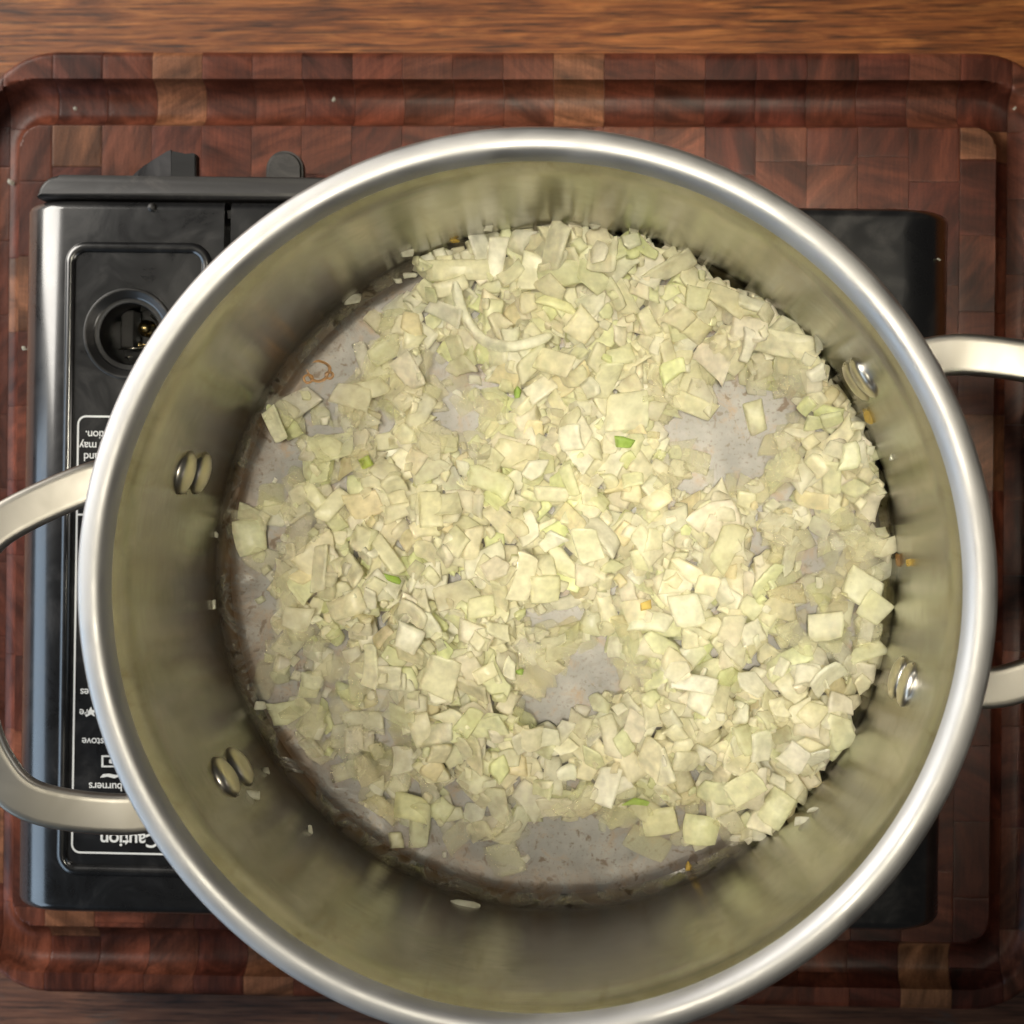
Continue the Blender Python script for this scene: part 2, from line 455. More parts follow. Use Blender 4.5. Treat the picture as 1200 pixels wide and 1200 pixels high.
bm_obj('glued_core', bm, M_glue, board, smooth=False)
bm = bmesh.new()
box(bm, max(stove_hide[0] - 0.012, gx0 + 0.004), min(stove_hide[1] + 0.012, gx1 - 0.004), gy0 + 0.004, min(stove_hide[3] + 0.03, gy1 - 0.004), -0.0118, -0.0012)
bm_obj('centre_core', bm, M_glue, board, smooth=False)
print('blocks', nblocks)

# ================================================================== STOVE
SROT = R(-0.85); ZT = 0.079
tl, tr_, bl, br_ = at(36, 236, ZT), at(1112, 241, ZT), at(22, 1072, ZT), at(1100, 1091, ZT)
sc = (tl + tr_ + bl + br_) / 4
stove = empty('camping_stove', (sc.x, sc.y, 0), SROT)
tag(stove, 'black portable gas stove with a white caution label, under the steel pot', 'camping stove')
SINV = Matrix.Rotation(-SROT, 2)
def SL(px, py, z=ZT):
    p = at(px, py, z); return SINV @ Vector((p.x - sc.x, p.y - sc.y))
sx0 = (SL(36, 236, 0.060).x + SL(22, 1072, 0.060).x) / 2; sx1 = (SL(1112, 241, 0.060).x + SL(1100, 1091, 0.060).x) / 2
sy1 = (SL(36, 236).y + SL(1112, 241).y) / 2; sy0 = (SL(22, 1072).y + SL(1100, 1091).y) / 2
def body_profile():
    """half section of the side: (inset from the side, z)"""
    pts = [(0.004, 0.010), (0.001, 0.014), (0.0, 0.03), (0.0, 0.056)]
    for k in range(1, 13):
        a = math.pi / 2 * k / 12
        pts.append((0.0200 * (1 - math.cos(a)), 0.056 + (ZT - 0.056) * math.sin(a)))
    return pts
def loft_body(bm, x0, x1, y0, y1, bev=0.0035):
    pr = body_profile()
    outline = [(x0 + i, z) for i, z in pr] + [(x1 - i, z) for i, z in reversed(pr)]
    cx = (x0 + x1) / 2; cz = 0.045
    rows = []
    st = []
    for k in range(5):
        a = math.pi / 2 * k / 4; st.append((y0 + bev * (1 - math.sin(a)), bev * (1 - math.cos(a))))
    rows_def = st + [(y1 - (yy - y0), ins) for yy, ins in reversed(st)]
    # st starts on the end face (inset) and runs to full size
    st = [(y0 + bev * (1 - math.cos(math.pi / 2 * k / 4)), bev * (1 - math.sin(math.pi / 2 * k / 4))) for k in range(5)]
    rows_def = st + [(y1 - (yy - y0), ins) for yy, ins in reversed(st)]
    for yy, ins in rows_def:
        rr = []
        for px_, pz in outline:
            dx = (px_ - cx); fx = (abs(dx) - ins) / abs(dx) if abs(dx) > 1e-6 else 1
            rr.append(bm.verts.new((cx + dx * fx, yy, pz - ins * max(0, (pz - cz)) / 0.034)))
        rows.append(rr)
    n = len(outline)
    for a, b_ in zip(rows, rows[1:]):
        for k in range(n): bm.faces.new((a[k], a[(k + 1) % n], b_[(k + 1) % n], b_[k]))
    bm.faces.new(list(reversed(rows[0]))); bm.faces.new(rows[-1])
    bmesh.ops.recalc_face_normals(bm, faces=bm.faces)
def cyl(bm, cx, cy, r, z0, z1, seg=48, r2=None):
    lathe(bm, [(r, z0), (r2 or r, z1)], seg, cx, cy, True, True)
def cut(target, cutter_bm):
    me = bpy.data.meshes.new('cut'); bmesh.ops.recalc_face_normals(cutter_bm, faces=cutter_bm.faces); cutter_bm.to_mesh(me); cutter_bm.free()
    c = bpy.data.objects.new('cut', me); COL.objects.link(c)
    c.parent = target.parent
    md = target.modifiers.new('b', 'BOOLEAN'); md.object = c; md.operation = 'DIFFERENCE'; md.solver = 'EXACT'
    bpy.context.view_layer.update()
    dg = bpy.context.evaluated_depsgraph_get()
    nm = bpy.data.meshes.new_from_object(target.evaluated_get(dg))
    target.modifiers.clear(); old = target.data; target.data = nm
    bpy.data.objects.remove(c)
bm = bmesh.new(); loft_body(bm, sx0, sx1, sy0, sy1)
body = bm_obj('body', bm, M_black, stove, smooth=True)
# the compartment lid is the left quarter; it is separated from the burner side by a deep gap
hc = SL(151, 391)
gapx0, gapx1 = SL(262, 300).x, SL(270, 300).x
cb = bmesh.new(); box(cb, gapx0, gapx1, sy0 - 0.01, sy1 + 0.01, 0.060, 0.1)
cut(body, cb)
cb = bmesh.new(); lathe(cb, [(0.0118, 0.050), (0.0118, 0.0765), (0.0165, ZT + 0.0004), (0.0165, 0.1)], 64, hc.x, hc.y, True, True)
cut(body, cb)
auto_sharp(body, 28)
# ridge round the lid panel
def rr_path(x0, x1, y0, y1, r, n=10):
    out = []
    for (cx, cy, a0) in ((x1 - r, y1 - r, 0), (x0 + r, y1 - r, 90), (x0 + r, y0 + r, 180), (x1 - r, y0 + r, 270)):
        for k in range(n + 1):
            a = R(a0 + 90 * k / n); out.append((cx + r * math.cos(a), cy + r * math.sin(a), math.cos(a), math.sin(a)))
    return out
def rr_ring(bm, x0, x1, y0, y1, r, prof):
    """closed ring: prof = [(offset outward, z)]"""
    P = rr_path(x0, x1, y0, y1, r)
    rows = [[bm.verts.new((px_ + nx * o, py_ + ny * o, z)) for (o, z) in prof] for (px_, py_, nx, ny) in P]
    n = len(rows)
    for k in range(n):
        a, b_ = rows[k], rows[(k + 1) % n]
        for j in range(len(prof) - 1): bm.faces.new((a[j], a[j + 1], b_[j + 1], b_[j]))
rx0 = (SL(80, 300).x + SL(75.5, 1000).x) / 2; rx1 = SL(238, 600).x
ry1 = SL(150, 290).y; ry0 = SL(160, 1021).y
bm = bmesh.new()
rr_ring(bm, rx0, rx1, ry0, ry1, 0.006, [(0.0020 * math.cos(a), ZT - 0.0003 + 0.0016 * math.sin(a)) for a in [math.pi * k / 8 for k in range(9)]])
o = bm_obj('embossed_ridge', bm, M_black, stove); bm_ = None
# collar round the hole
bm = bmesh.new()
lathe(bm, [(0.0172, ZT - 0.0004), (0.0166, ZT + 0.0009), (0.0156, ZT + 0.0004), (0.0135, ZT - 0.0015), (0.0122, ZT - 0.0020), (0.0117, ZT - 0.0015), (0.0113, ZT - 0.0022), (0.0113, 0.066)], 64, hc.x, hc.y)
bm_obj('hole_collar', bm, M_black2, stove)
# mechanism in the hole
bm = bmesh.new()
box(bm, hc.x - 0.0085, hc.x - 0.0035, hc.y - 0.004, hc.y + 0.0105, 0.052, 0.062, 0.0006)
bm_obj('valve_plate', bm, M_strip, stove, smooth=False)
bm = bmesh.new()
bmesh.ops.create_uvsphere(bm, u_segments=20, v_segments=12, radius=0.0024, matrix=Matrix.Translation((hc.x + 0.0012, hc.y + 0.0036, 0.063)))
cyl(bm, hc.x + 0.0012, hc.y + 0.0036, 0.0032, 0.055, 0.0615, 24)
bmesh.ops.create_uvsphere(bm, u_segments=12, v_segments=8, radius=0.0011, matrix=Matrix.Translation((hc.x - 0.0004, hc.y - 0.0029, 0.064)))
box(bm, hc.x - 0.0005, hc.x + 0.007, hc.y - 0.0034, hc.y - 0.0024, 0.062, 0.0638, 0.0003)
bm_obj('valve_stem', bm, M_brass, stove)
bm = bmesh.new()
for a0, a1, b0, b1 in ((-0.009, -0.0045, 0.0, -0.0038), (-0.0065, -0.0078, -0.004, -0.0070), (0.001, -0.004, -0.001, -0.0105), (0.0028, -0.003, 0.0012, -0.010), (0.003, 0.0085, 0.0100, 0.002)):
    d = Vector((b0 - a0, b1 - a1, 0.0)); L = d.length
    mtx = Matrix.Translation((hc.x + (a0 + b0) / 2, hc.y + (a1 + b1) / 2, 0.062)) @ d.to_track_quat('Z', 'Y').to_matrix().to_4x4()
    bmesh.ops.create_cone(bm, segments=10, radius1=0.0004, radius2=0.0004, depth=L, matrix=mtx, cap_ends=True)
bm_obj('spring_wire', bm, M_rivet, stove)
# front strip (top of the control panel), set off from the body by a dark seam
st_z = 0.0775
p0 = SL(43, 233, st_z); p1 = SL(60, 206, st_z)
yb_, yt_ = sy1 + 0.0008, SL(150, 205.5, st_z).y
xr_ = sx1 - 0.118
pts = [(p0.x, yb_), (xr_, yb_), (xr_, yt_ - 0.004), (xr_ - 0.004, yt_)]
for k in range(0, 9):
    a = R(90 + 90 * k / 8); pts.append((p0.x + 0.0085 + 0.0085 * math.cos(a), yb_ + 0.0004 + (yt_ - yb_ - 0.0004) * math.sin(a)))
bm = bmesh.new(); prism(bm, pts, 0.012, st_z)
es = [e for e in bm.edges if all(abs(v.co.z - st_z) < 1e-6 for v in e.verts)]
bmesh.ops.bevel(bm, geom=es, offset=0.0016, segments=3, affect='EDGES', profile=0.5)
bmesh.ops.recalc_face_normals(bm, faces=bm.faces)
o = bm_obj('control_panel', bm, M_strip, stove); auto_sharp(o, 40)
# knob: flat wedge and a black grip block
kz = 0.060
M_dark = mat_plastic('deep_black_plastic', (0.004, 0.004, 0.0045), 0.5)
def SP(px, py, z): q = SL(px, py, z); return (q.x, q.y)
bm = bmesh.new()
pts = [SP(136, 210, kz), SP(205, 210, kz), SP(205, 177, kz), SP(199, 177, kz), SP(178, 184, kz), SP(158, 191, kz), SP(143, 200, kz)]
prism(bm, pts, 0.040, kz)
kx0, kx1 = pts[0][0], pts[1][0]
for v in bm.verts:
    if v.co.z > 0.05: v.co.z = 0.047 + 0.017 * (v.co.x - kx0) / (kx1 - kx0)
bmesh.ops.recalc_face_normals(bm, faces=bm.faces)
bmesh.ops.bevel(bm, geom=list(bm.edges), offset=0.0007, segments=2, affect='EDGES')
knob = bm_obj('knob', bm, M_black, stove); auto_sharp(knob, 40)
bm = bmesh.new()
kz2 = 0.064
pts = [SP(200, 211, kz2), SP(229.5, 211, kz2), SP(229.5, 180, kz2), SP(222, 178.5, kz2), SP(219, 180.5, kz2), SP(214, 179, kz2), SP(200.5, 176.5, kz2)]
prism(bm, pts, 0.058, kz2)
bmesh.ops.recalc_face_normals(bm, faces=bm.faces)
bmesh.ops.bevel(bm, geom=list(bm.edges), offset=0.0005, segments=2, affect='EDGES')
o = bm_obj('grip', bm, M_dark, knob); auto_sharp(o, 40)
# locking lever: round-ended tab
lz = 0.062
a_ = SL(333, 192, lz); rr = (SL(355, 192, lz).x - SL(311, 192, lz).x) / 2
pts = [(a_.x + rr, yb_ + 0.004), ] + [(a_.x + rr * math.cos(R(180 * k / 16)), SL(333, 198, lz).y + rr * math.sin(R(180 * k / 16))) for k in range(17)] + [(a_.x - rr, yb_ + 0.004)]
bm = bmesh.new(); prism(bm, pts, lz - 0.005, lz)
es = [e for e in bm.edges if all(abs(v.co.z - lz) < 1e-6 for v in e.verts)]
bmesh.ops.recalc_face_normals(bm, faces=bm.faces)
bmesh.ops.bevel(bm, geom=es, offset=0.0012, segments=3, affect='EDGES')
o = bm_obj('locking_lever', bm, M_strip, stove); auto_sharp(o, 40)
# little round stud on the lid
q = SL(178, 243)
bm = bmesh.new(); lathe(bm, [(0.0018, ZT - 0.0006), (0.0016, ZT + 0.0003), (0.0009, ZT + 0.0008), (0.0001, ZT + 0.0009)], 20, q.x, q.y)
bm_obj('stud', bm, M_strip, stove)
# hinge tab lying in the gap
q = SL(266, 248)
bm = bmesh.new(); box(bm, gapx0 + 0.0003, gapx1 - 0.0003, q.y - 0.002, q.y + 0.001, 0.062, 0.0765, 0.0004)
bm_obj('hinge_tab', bm, M_knob, stove, smooth=False)
# feet
for fx in (sx0 + 0.03, sx1 - 0.03):
    for fy in (sy0 + 0.025, sy1 - 0.02):
        bm = bmesh.new(); cyl(bm, fx, fy, 0.009, 0.0, 0.011, 24); bm_obj('foot', bm, M_knob, stove)

# ---- printed label: frame and lettering, printed upside down as seen here
LZ = ZT + 0.0002
lx0 = (SL(89.5, 520).x + SL(87, 960).x) / 2; lx1 = rx1 - 0.0035
ly1 = SL(110, 488).y; ly0 = SL(150, 1000).y
bm = bmesh.new()
lw = 0.00072
rr_ring(bm, lx0, lx1, ly0, ly1, 0.003, [(-lw / 2, LZ), (lw / 2, LZ)])
q = SL(92, 603).y
vs = [bm.verts.new(p) for p in ((lx0 + lw / 2, q - lw / 2, LZ), (lx1 - lw / 2, q - lw / 2, LZ), (lx1 - lw / 2, q + lw / 2, LZ), (lx0 + lw / 2, q + lw / 2, LZ))]
bm.faces.new(vs)
bmesh.ops.recalc_face_normals(bm, faces=bm.faces)
bm_obj('label_frame', bm, M_print, stove, smooth=False)
def lettering(txt, px, py, size_px, bold=0.0, align='RIGHT', extra=None):
    """txt ends (its last letter) at px,py in the photograph, turned half round"""
    cu = bpy.data.curves.new('t', 'FONT'); cu.body = txt; cu.align_x = align; cu.size = size_px / 3208.0
    cu.offset = bold; cu.space_character = 0.95
    o = bpy.data.objects.new('t', cu); COL.objects.link(o)
    bpy.context.view_layer.update()
    me = bpy.data.meshes.new_from_object(o.evaluated_get(bpy.context.evaluated_depsgraph_get()))
    bpy.data.objects.remove(o)
    t = link('lettering', me, M_print, stove)
    q = SL(px, py); t.location = (q.x, q.y, LZ + 0.00005); t.rotation_euler = (0, 0, math.pi)
    return t
lettering('Caution', 117, 976, 23, 0.00012)
lettering('burners', 104, 917, 13.5, 0.00003)
lettering('stove', 96, 864.5, 13, 0.00003)
lettering('es', 94, 807, 13, 0.00003)
lettering('re', 93, 831, 13, 0.00003)
lettering('tion.', 100, 505, 13.5, 0.00003)
lettering('n may', 93, 518, 13.5, 0.00003)
lettering('and', 98, 531, 13.5, 0.00003)
# pictograms: a burner outline, a wavy bar and a flame
def picto(polys):
    bm = bmesh.new()
    for poly in polys:
        vs = [bm.verts.new((*SP(px_, py_, ZT), LZ + 0.00005)) for px_, py_ in poly]
        bm.faces.new(vs)
    for f in bm.faces:
        f.normal_update()
        if f.normal.z < 0: f.normal_flip()
    bm_obj('pictogram', bm, M_print, stove, smooth=False)
picto([[(119, 885), (121.5, 885), (121.5, 899), (119, 899)], [(121.5, 885), (137, 885), (137, 887), (121.5, 887)], [(121.5, 897), (137, 897), (137, 899), (121.5, 899)],
       [(128, 890), (132, 889), (132, 895), (128, 894)]])
picto([[(117.5, 911), (121, 907), (128, 906.5), (136, 908), (140, 907), (140, 910), (134, 912), (126, 910), (121, 911)]])
picto([[(99, 835), (104, 833), (107, 828), (108.5, 832), (113, 831.5), (113, 834), (110, 835), (111.5, 840), (107, 837), (101, 840)]])

# ---- burner under the pot
POT_F = 0.112                                     # inside floor height
pc = at(624, 688, POT_F + 0.120); PCX, PCY = pc.x, pc.y - 0.0004
inv = SINV @ Vector((PCX - sc.x, PCY - sc.y))
bm = bmesh.new()
lathe(bm, [(0.088, ZT - 0.0002), (0.086, ZT + 0.003), (0.078, ZT + 0.001), (0.045, ZT + 0.0008), (0.030, ZT + 0.004)], 64, inv.x, inv.y)
bm_obj('drip_pan', bm, M_iron, stove)
bm = bmesh.new(); lathe(bm, [(0.001, 0.094), (0.020, 0.094), (0.026, 0.090), (0.026, 0.082), (0.020, 0.0796)], 48, inv.x, inv.y)
bm_obj('burner_head', bm, M_brass, stove)
for k in range(4):
    a = R(45 + 90 * k)
    d = Vector((math.cos(a), math.sin(a))); n_ = Vector((-d.y, d.x))
    bm = bmesh.new()
    A, B = inv + d * 0.034, inv + d * 0.090
    c = [(A, 0.102), (A + d * 0.006, 0.1085), (B - d * 0.008, 0.1085), (B, 0.104), (B, 0.0795), (B - d * 0.006, 0.0795), (B - d * 0.010, 0.098), (A, 0.098)]
    f1 = [bm.verts.new((p.x + n_.x * 0.0012, p.y + n_.y * 0.0012, z)) for p, z in c]
    f2 = [bm.verts.new((p.x - n_.x * 0.0012, p.y - n_.y * 0.0012, z)) for p, z in c]
    bm.faces.new(f1); bm.faces.new(list(reversed(f2)))
    for i in range(len(c)): bm.faces.new((f1[i], f2[i], f2[(i + 1) % len(c)], f1[(i + 1) % len(c)]))
    bmesh.ops.recalc_face_normals(bm, faces=bm.faces)
    bm_obj('pan_support', bm, M_iron, stove, smooth=False)

# ================================================================== POT
pot = empty('steel_pot', (PCX, PCY, POT_F - 0.0035))
tag(pot, 'large stainless steel pot with two loop handles, holding chopped onions', 'pot')
RW = 0.1163                                        # inner wall radius
Z0 = 0.0035                                        # floor height in the pot's frame
def lobj(name, prof, mat, zoff=0.0, seg=192):
    bm = bmesh.new(); lathe(bm, prof, seg)
    for v in bm.verts: v.co.z -= zoff
    bmesh.ops.recalc_face_normals(bm, faces=bm.faces)
    o = bm_obj(name, bm, mat, pot); o.location = (0, 0, zoff); return o
inner = [(0.0005, 0), (0.03, 0), (0.06, 0), (0.09, 0), (0.104, 0.0)]
for k in range(1, 9):
    a = math.pi / 2 * k / 8; inner.append((RW - 0.009 + 0.009 * math.sin(a), 0.009 * (1 - math.cos(a))))
inner += [(RW, 0.03), (RW, 0.06), (RW, 0.09), (RW, 0.100), (RW + 0.0001, 0.104), (RW + 0.0005, 0.108), (RW + 0.0011, 0.1115), (RW + 0.0020, 0.1143)]
inner = [(r, z + Z0) for r, z in inner]
lobj('cooking_surface', inner, M_pot, Z0)
bpy.context.view_layer.update()
outer = [(0.0005, 0.0), (0.105, 0.0), (0.114, 0.003), (0.1183, 0.011), (0.1186, 0.03), (0.1186, 0.110), (0.119, 0.116)]
lobj('outer_wall', outer, M_out)
rim = [(RW + 0.0020, 0.1143), (RW + 0.0027, 0.1157), (RW + 0.0034, 0.1167), (RW + 0.0043, 0.1177), (RW + 0.0053, 0.1183), (RW + 0.0066, 0.1185), (RW + 0.0086, 0.1181), (RW + 0.0100, 0.1176)]
for k in range(1, 7):
    a = math.pi / 2 * k / 6; rim.append((RW + 0.0100 + 0.0014 * math.sin(a), 0.1176 - 0.0020 * (1 - math.cos(a)) - 0.001 * k / 6))
rim += [(RW + 0.0110, 0.1132), (RW + 0.0080, 0.1122), (RW + 0.0030, 0.1120)]
rim = [(r, z + Z0) for r, z in rim]
lobj('rim', rim, M_rim, 0.0, 256)
# rivets: found where the sight lines meet the wall
def wall_hit(px, py, rad=RW):
    d = ray(px, py); o = Vector((-PCX, -PCY))
    a = d.x ** 2 + d.y ** 2; b = 2 * (o.x * d.x + o.y * d.y); c = o.x ** 2 + o.y ** 2 - rad ** 2
    t = (-b + math.sqrt(b * b - 4 * a * c)) / (2 * a)
    p = Vector((d.x * t + o.x, d.y * t + o.y, CAM_H + d.z * t))
    return math.atan2(p.y, p.x), p.z
bmr = bmesh.new(); lathe(bmr, [(0.0072, -0.0004), (0.0071, 0.0006), (0.0062, 0.0017), (0.0040, 0.0026), (0.0018, 0.0029), (0.0001, 0.003)], 28)
riv_me = bpy.data.meshes.new('rivet'); bmesh.ops.recalc_face_normals(bmr, faces=bmr.faces); bmr.to_mesh(riv_me); bmr.free()
riv_me.polygons.foreach_set('use_smooth', [True] * len(riv_me.polygons)); riv_me.materials.append(M_rivet)
hz = []
ang_l = []
for pr in (((213, 555), (236, 553)), ((263, 911), (280, 899)), ((1018, 441), (1000, 447)), ((1072, 795), (1047, 801))):
    az = [wall_hit(*p) for p in pr]
    am = (az[0][0] + az[1][0]) / 2 if abs(az[0][0] - az[1][0]) < 1 else az[0][0]
    print('rivet', [(round(math.degrees(a), 1), round(z, 3)) for a, z in az])
    ang_l.append(am); hz.append((az[0][1] + az[1][1]) / 2)
    zm = (az[0][1] + az[1][1]) / 2
    for dz in (0.0092, -0.0092):
        r = link('rivet', riv_me, None, pot)
        r.location = (RW * math.cos(am), RW * math.sin(am), zm + dz - pot.location.z)
        r.rotation_euler = (Vector((-math.cos(am), -math.sin(am), 0))).to_track_quat('Z', 'Y').to_euler()
# handles
def handle(arms, outward, z0, ba=0.0, bb=0.0):
    """arms: two azimuths (rad); the loop stands out along their middle"""
    mid = outward
    root_z = z0 - pot.location.z
    ux, uy = Vector((math.cos(mid), math.sin(mid))), Vector((-math.sin(mid), math.cos(mid)))
    def loc(a): p = Vector((math.cos(a), math.sin(a))) * 0.1195; return p.dot(ux), p.dot(uy)
    (xa, ya), (xb, yb) = loc(arms[0]), loc(arms[1])
    if ya > yb: xa, ya, xb, yb = xb, yb, xa, ya
    X = 0.180
    path = [(xa - 0.001, ya, 0.0), (xa + 0.010, ya - 0.0005, 0.001), (xa + 0.028, ya + 0.0005, 0.006), (X - 0.015, ya + 0.010, 0.011), (X - 0.004, ya + 0.022, 0.012), (X, ya + 0.038, 0.012),
            (X, yb - 0.038, 0.012), (X - 0.004, yb - 0.022, 0.012), (X - 0.015, yb - 0.010, 0.011), (xb + 0.028, yb - 0.0005, 0.006), (xb + 0.010, yb + 0.0005, 0.001), (xb - 0.001, yb, 0.0)]
    nb = len(path); wt = [0.0, 0.3, 0.85, 1.0, 0.8, 0.3]
    path = [(p[0], p[1] - (ba * wt[i] if i < 6 else 0) + (bb * wt[nb - 1 - i] if i >= 6 else 0), p[2]) for i, p in enumerate(path)]
    P = catmull(path, 9)
    bm = bmesh.new(); rings = []
    N = len(P)
    for i, p in enumerate(P):
        t = P[min(i + 1, N - 1)] - P[max(i - 1, 0)]
        t = Vector(t).normalized(); side = Vector((t.y, -t.x, 0)).normalized(); up = side.cross(t) * -1
        if up.z < 0: up = -up
        endf = min(i, N - 1 - i) / 14.0
        w = 0.0064 + 0.0016 * max(0, 1 - endf); h = 0.0030 + 0.0012 * max(0, 1 - endf)
        ring = []
        for k in range(20):
            a = 2 * math.pi * k / 20
            ca, sa = math.cos(a), math.sin(a)
            cx_ = math.copysign(abs(ca) ** 0.45, ca) * w; cz_ = math.copysign(abs(sa) ** 0.6, sa) * h
            if sa > 0: cz_ -= 0.0007 * (1 - (cx_ / w) ** 2)        # shallow channel on the upper face
            q = Vector(p) + side * cx_ + up * cz_
            w2 = ux * q.x + uy * q.y
            ring.append(bm.verts.new((w2.x, w2.y, root_z + q.z)))
        rings.append(ring)
    for a, b_ in zip(rings, rings[1:]):
        for k in range(20): bm.faces.new((a[k], a[(k + 1) % 20], b_[(k + 1) % 20], b_[k]))
    bm.faces.new(rings[0]); bm.faces.new(rings[-1])
    bmesh.ops.recalc_face_normals(bm, faces=bm.faces)
    h_o = bm_obj('handle', bm, M_handle, pot)
    auto_sharp(h_o, 60)
    for a in arms:                                  # riveted plates on the outside of the wall
        bm = bmesh.new()
        for s in range(6):
            pass
        pv = []
        for sgn, rr_ in ((0, 0.1187), (1, 0.1215)):
            g = []
            for j in range(9):
                th = a + (j - 4) / 4 * 0.066
                for zz in (-0.019, 0.019):
                    g.append(bm.verts.new((rr_ * math.cos(th), rr_ * math.sin(th), root_z + zz * (1 - 0.25 * ((j - 4) / 4) ** 2))))
            pv.append(g)
        for j in range(8):
            a0, a1, b0, b1 = 2 * j, 2 * j + 1, 2 * j + 2, 2 * j + 3
            bm.faces.new((pv[1][a0], pv[1][b0], pv[1][b1], pv[1][a1])); bm.faces.new((pv[0][a0], pv[0][a1], pv[0][b1], pv[0][b0]))
            bm.faces.new((pv[0][a1], pv[1][a1], pv[1][b1], pv[0][b1])); bm.faces.new((pv[0][a0], pv[0][b0], pv[1][b0], pv[1][a0]))
        bm.faces.new((pv[0][0], pv[1][0], pv[1][1], pv[0][1])); bm.faces.new((pv[0][16], pv[0][17], pv[1][17], pv[1][16]))
        bmesh.ops.recalc_face_normals(bm, faces=bm.faces)
        bm_obj('mounting_plate', bm, M_handle, h_o, smooth=False)
HZ = sum(hz) / 4
print('handle z', hz)
left = sorted((ang_l[0] % (2 * math.pi), ang_l[1] % (2 * math.pi)))
handle(left, sum(left) / 2, (hz[0] + hz[1]) / 2, 0.0, 0.0085)
rt = sorted((ang_l[2], ang_l[3]))
handle(rt, sum(rt) / 2, (hz[0] + hz[1]) / 2, 0.004, 0.002)

# ================================================================== ONIONS
FZ = POT_F
TINTS = [((0.965, 0.935, 0.72), 5), ((0.97, 0.95, 0.80), 4), ((0.965, 0.915, 0.69), 3), ((0.93, 0.94, 0.66), 2.2), ((0.97, 0.92, 0.76), 2), ((0.88, 0.92, 0.55), 0.9), ((0.95, 0.87, 0.60), 0.6)]
tw = np.array([w for _, w in TINTS]); tw = tw / tw.sum()
def chip(Lx, Ly, T, rs, corners=None, round_=0.25, curve=None):
    """one chip of onion: rounded polygon outline, bevelled, bent like the layer it was cut from. returns verts, faces"""
    n = corners or rs.choice([4, 4, 4, 4, 4, 5])
    if n == 4: base = [(-1, -1), (1, -1), (1, 1), (-1, 1)]
    else: base = [(math.cos(2 * math.pi * k / n + 0.3) * 1.15, math.sin(2 * math.pi * k / n + 0.3) * 1.15) for k in range(n)]
    jit = 0.36 if corners is None else 0.21
    base = [(x_ + rs.uniform(-jit, jit), y_ + rs.uniform(-jit, jit)) for x_, y_ in base]
    out = []
    for k in range(n):
        p, c, q = base[k - 1], base[k], base[(k + 1) % n]
        f = round_ * rs.uniform(0.5, 1.3)
        out.append((c[0] + (p[0] - c[0]) * f * 0.5, c[1] + (p[1] - c[1]) * f * 0.5))
        out.append((c[0] * (1 - 0.10 * f) + (p[0] + q[0]) * 0.05 * f, c[1] * (1 - 0.10 * f) + (p[1] + q[1]) * 0.05 * f))
        out.append((c[0] + (q[0] - c[0]) * f * 0.5, c[1] + (q[1] - c[1]) * f * 0.5))
    out = np.array(out)
    arc_ = rs.uniform(-0.42, 0.42) if corners is None else rs.uniform(-0.12, 0.12)
    out[:, 1] += arc_ * (out[:, 0] ** 2 - 0.5); out[:, 0] += rs.uniform(-0.10, 0.10) * (out[:, 1] ** 2)
    out = out * np.array([Lx / 2, Ly / 2])
    k1 = rs.uniform(-1, 1) * 0.10 if curve is None else curve
    k1 = k1 / max(Lx, 0.003); k2 = rs.uniform(-0.04, 0.04) / max(Ly, 0.003)
    sk = rs.uniform(-0.35, 0.35)
    levels = [(-0.5, 0.86), (-0.30, 0.98), (-0.05, 1.0), (0.22, 0.95), (0.40, 0.86), (0.51, 0.68), (0.55, 0.35)]
    vs = []
    for (h, s) in levels:
        for (x_, y_) in out:
            X_, Y_ = x_ * s + sk * T * h * 0.6, y_ * s
            vs.append((X_, Y_, h * T + k1 * X_ * X_ * 6 + k2 * Y_ * Y_ * 6))
    m_ = len(out); fs = []
    for l in range(len(levels) - 1):
        for k in range(m_): fs.append((l * m_ + k, l * m_ + (k + 1) % m_, (l + 1) * m_ + (k + 1) % m_, (l + 1) * m_ + k))
    fs.append(tuple(reversed(range(m_)))); fs.append(tuple(range((len(levels) - 1) * m_, len(levels) * m_)))
    return np.array(vs), fs
def pip(poly, X, Y):
    ins = np.zeros(np.shape(X), bool); n = len(poly); j = n - 1
    for i in range(n):
        xi, yi = poly[i]; xj, yj = poly[j]
        c = ((yi > Y) != (yj > Y)) & (X < (xj - xi) * (Y - yi) / (yj - yi + 1e-12) + xi)
        ins ^= c; j = i
    return ins
OUT = [(487, 300), (540, 282), (590, 268), (640, 262), (740, 270), (790, 288), (830, 318), (900, 356), (960, 405), (1000, 455), (1022, 540), (1034, 620), (1040, 700), (1032, 770), (1000, 850), (960, 920), (910, 962),
       (870, 985), (830, 990), (780, 985), (730, 980), (690, 962), (640, 962), (612, 985), (570, 985), (480, 970), (440, 950), (380, 890), (335, 840), (305, 800), (312, 740), (322, 680), (282, 640), (278, 605),
       (330, 585), (345, 540), (312, 500), (330, 475), (380, 455), (425, 430), (440, 395), (455, 360), (482, 345)]
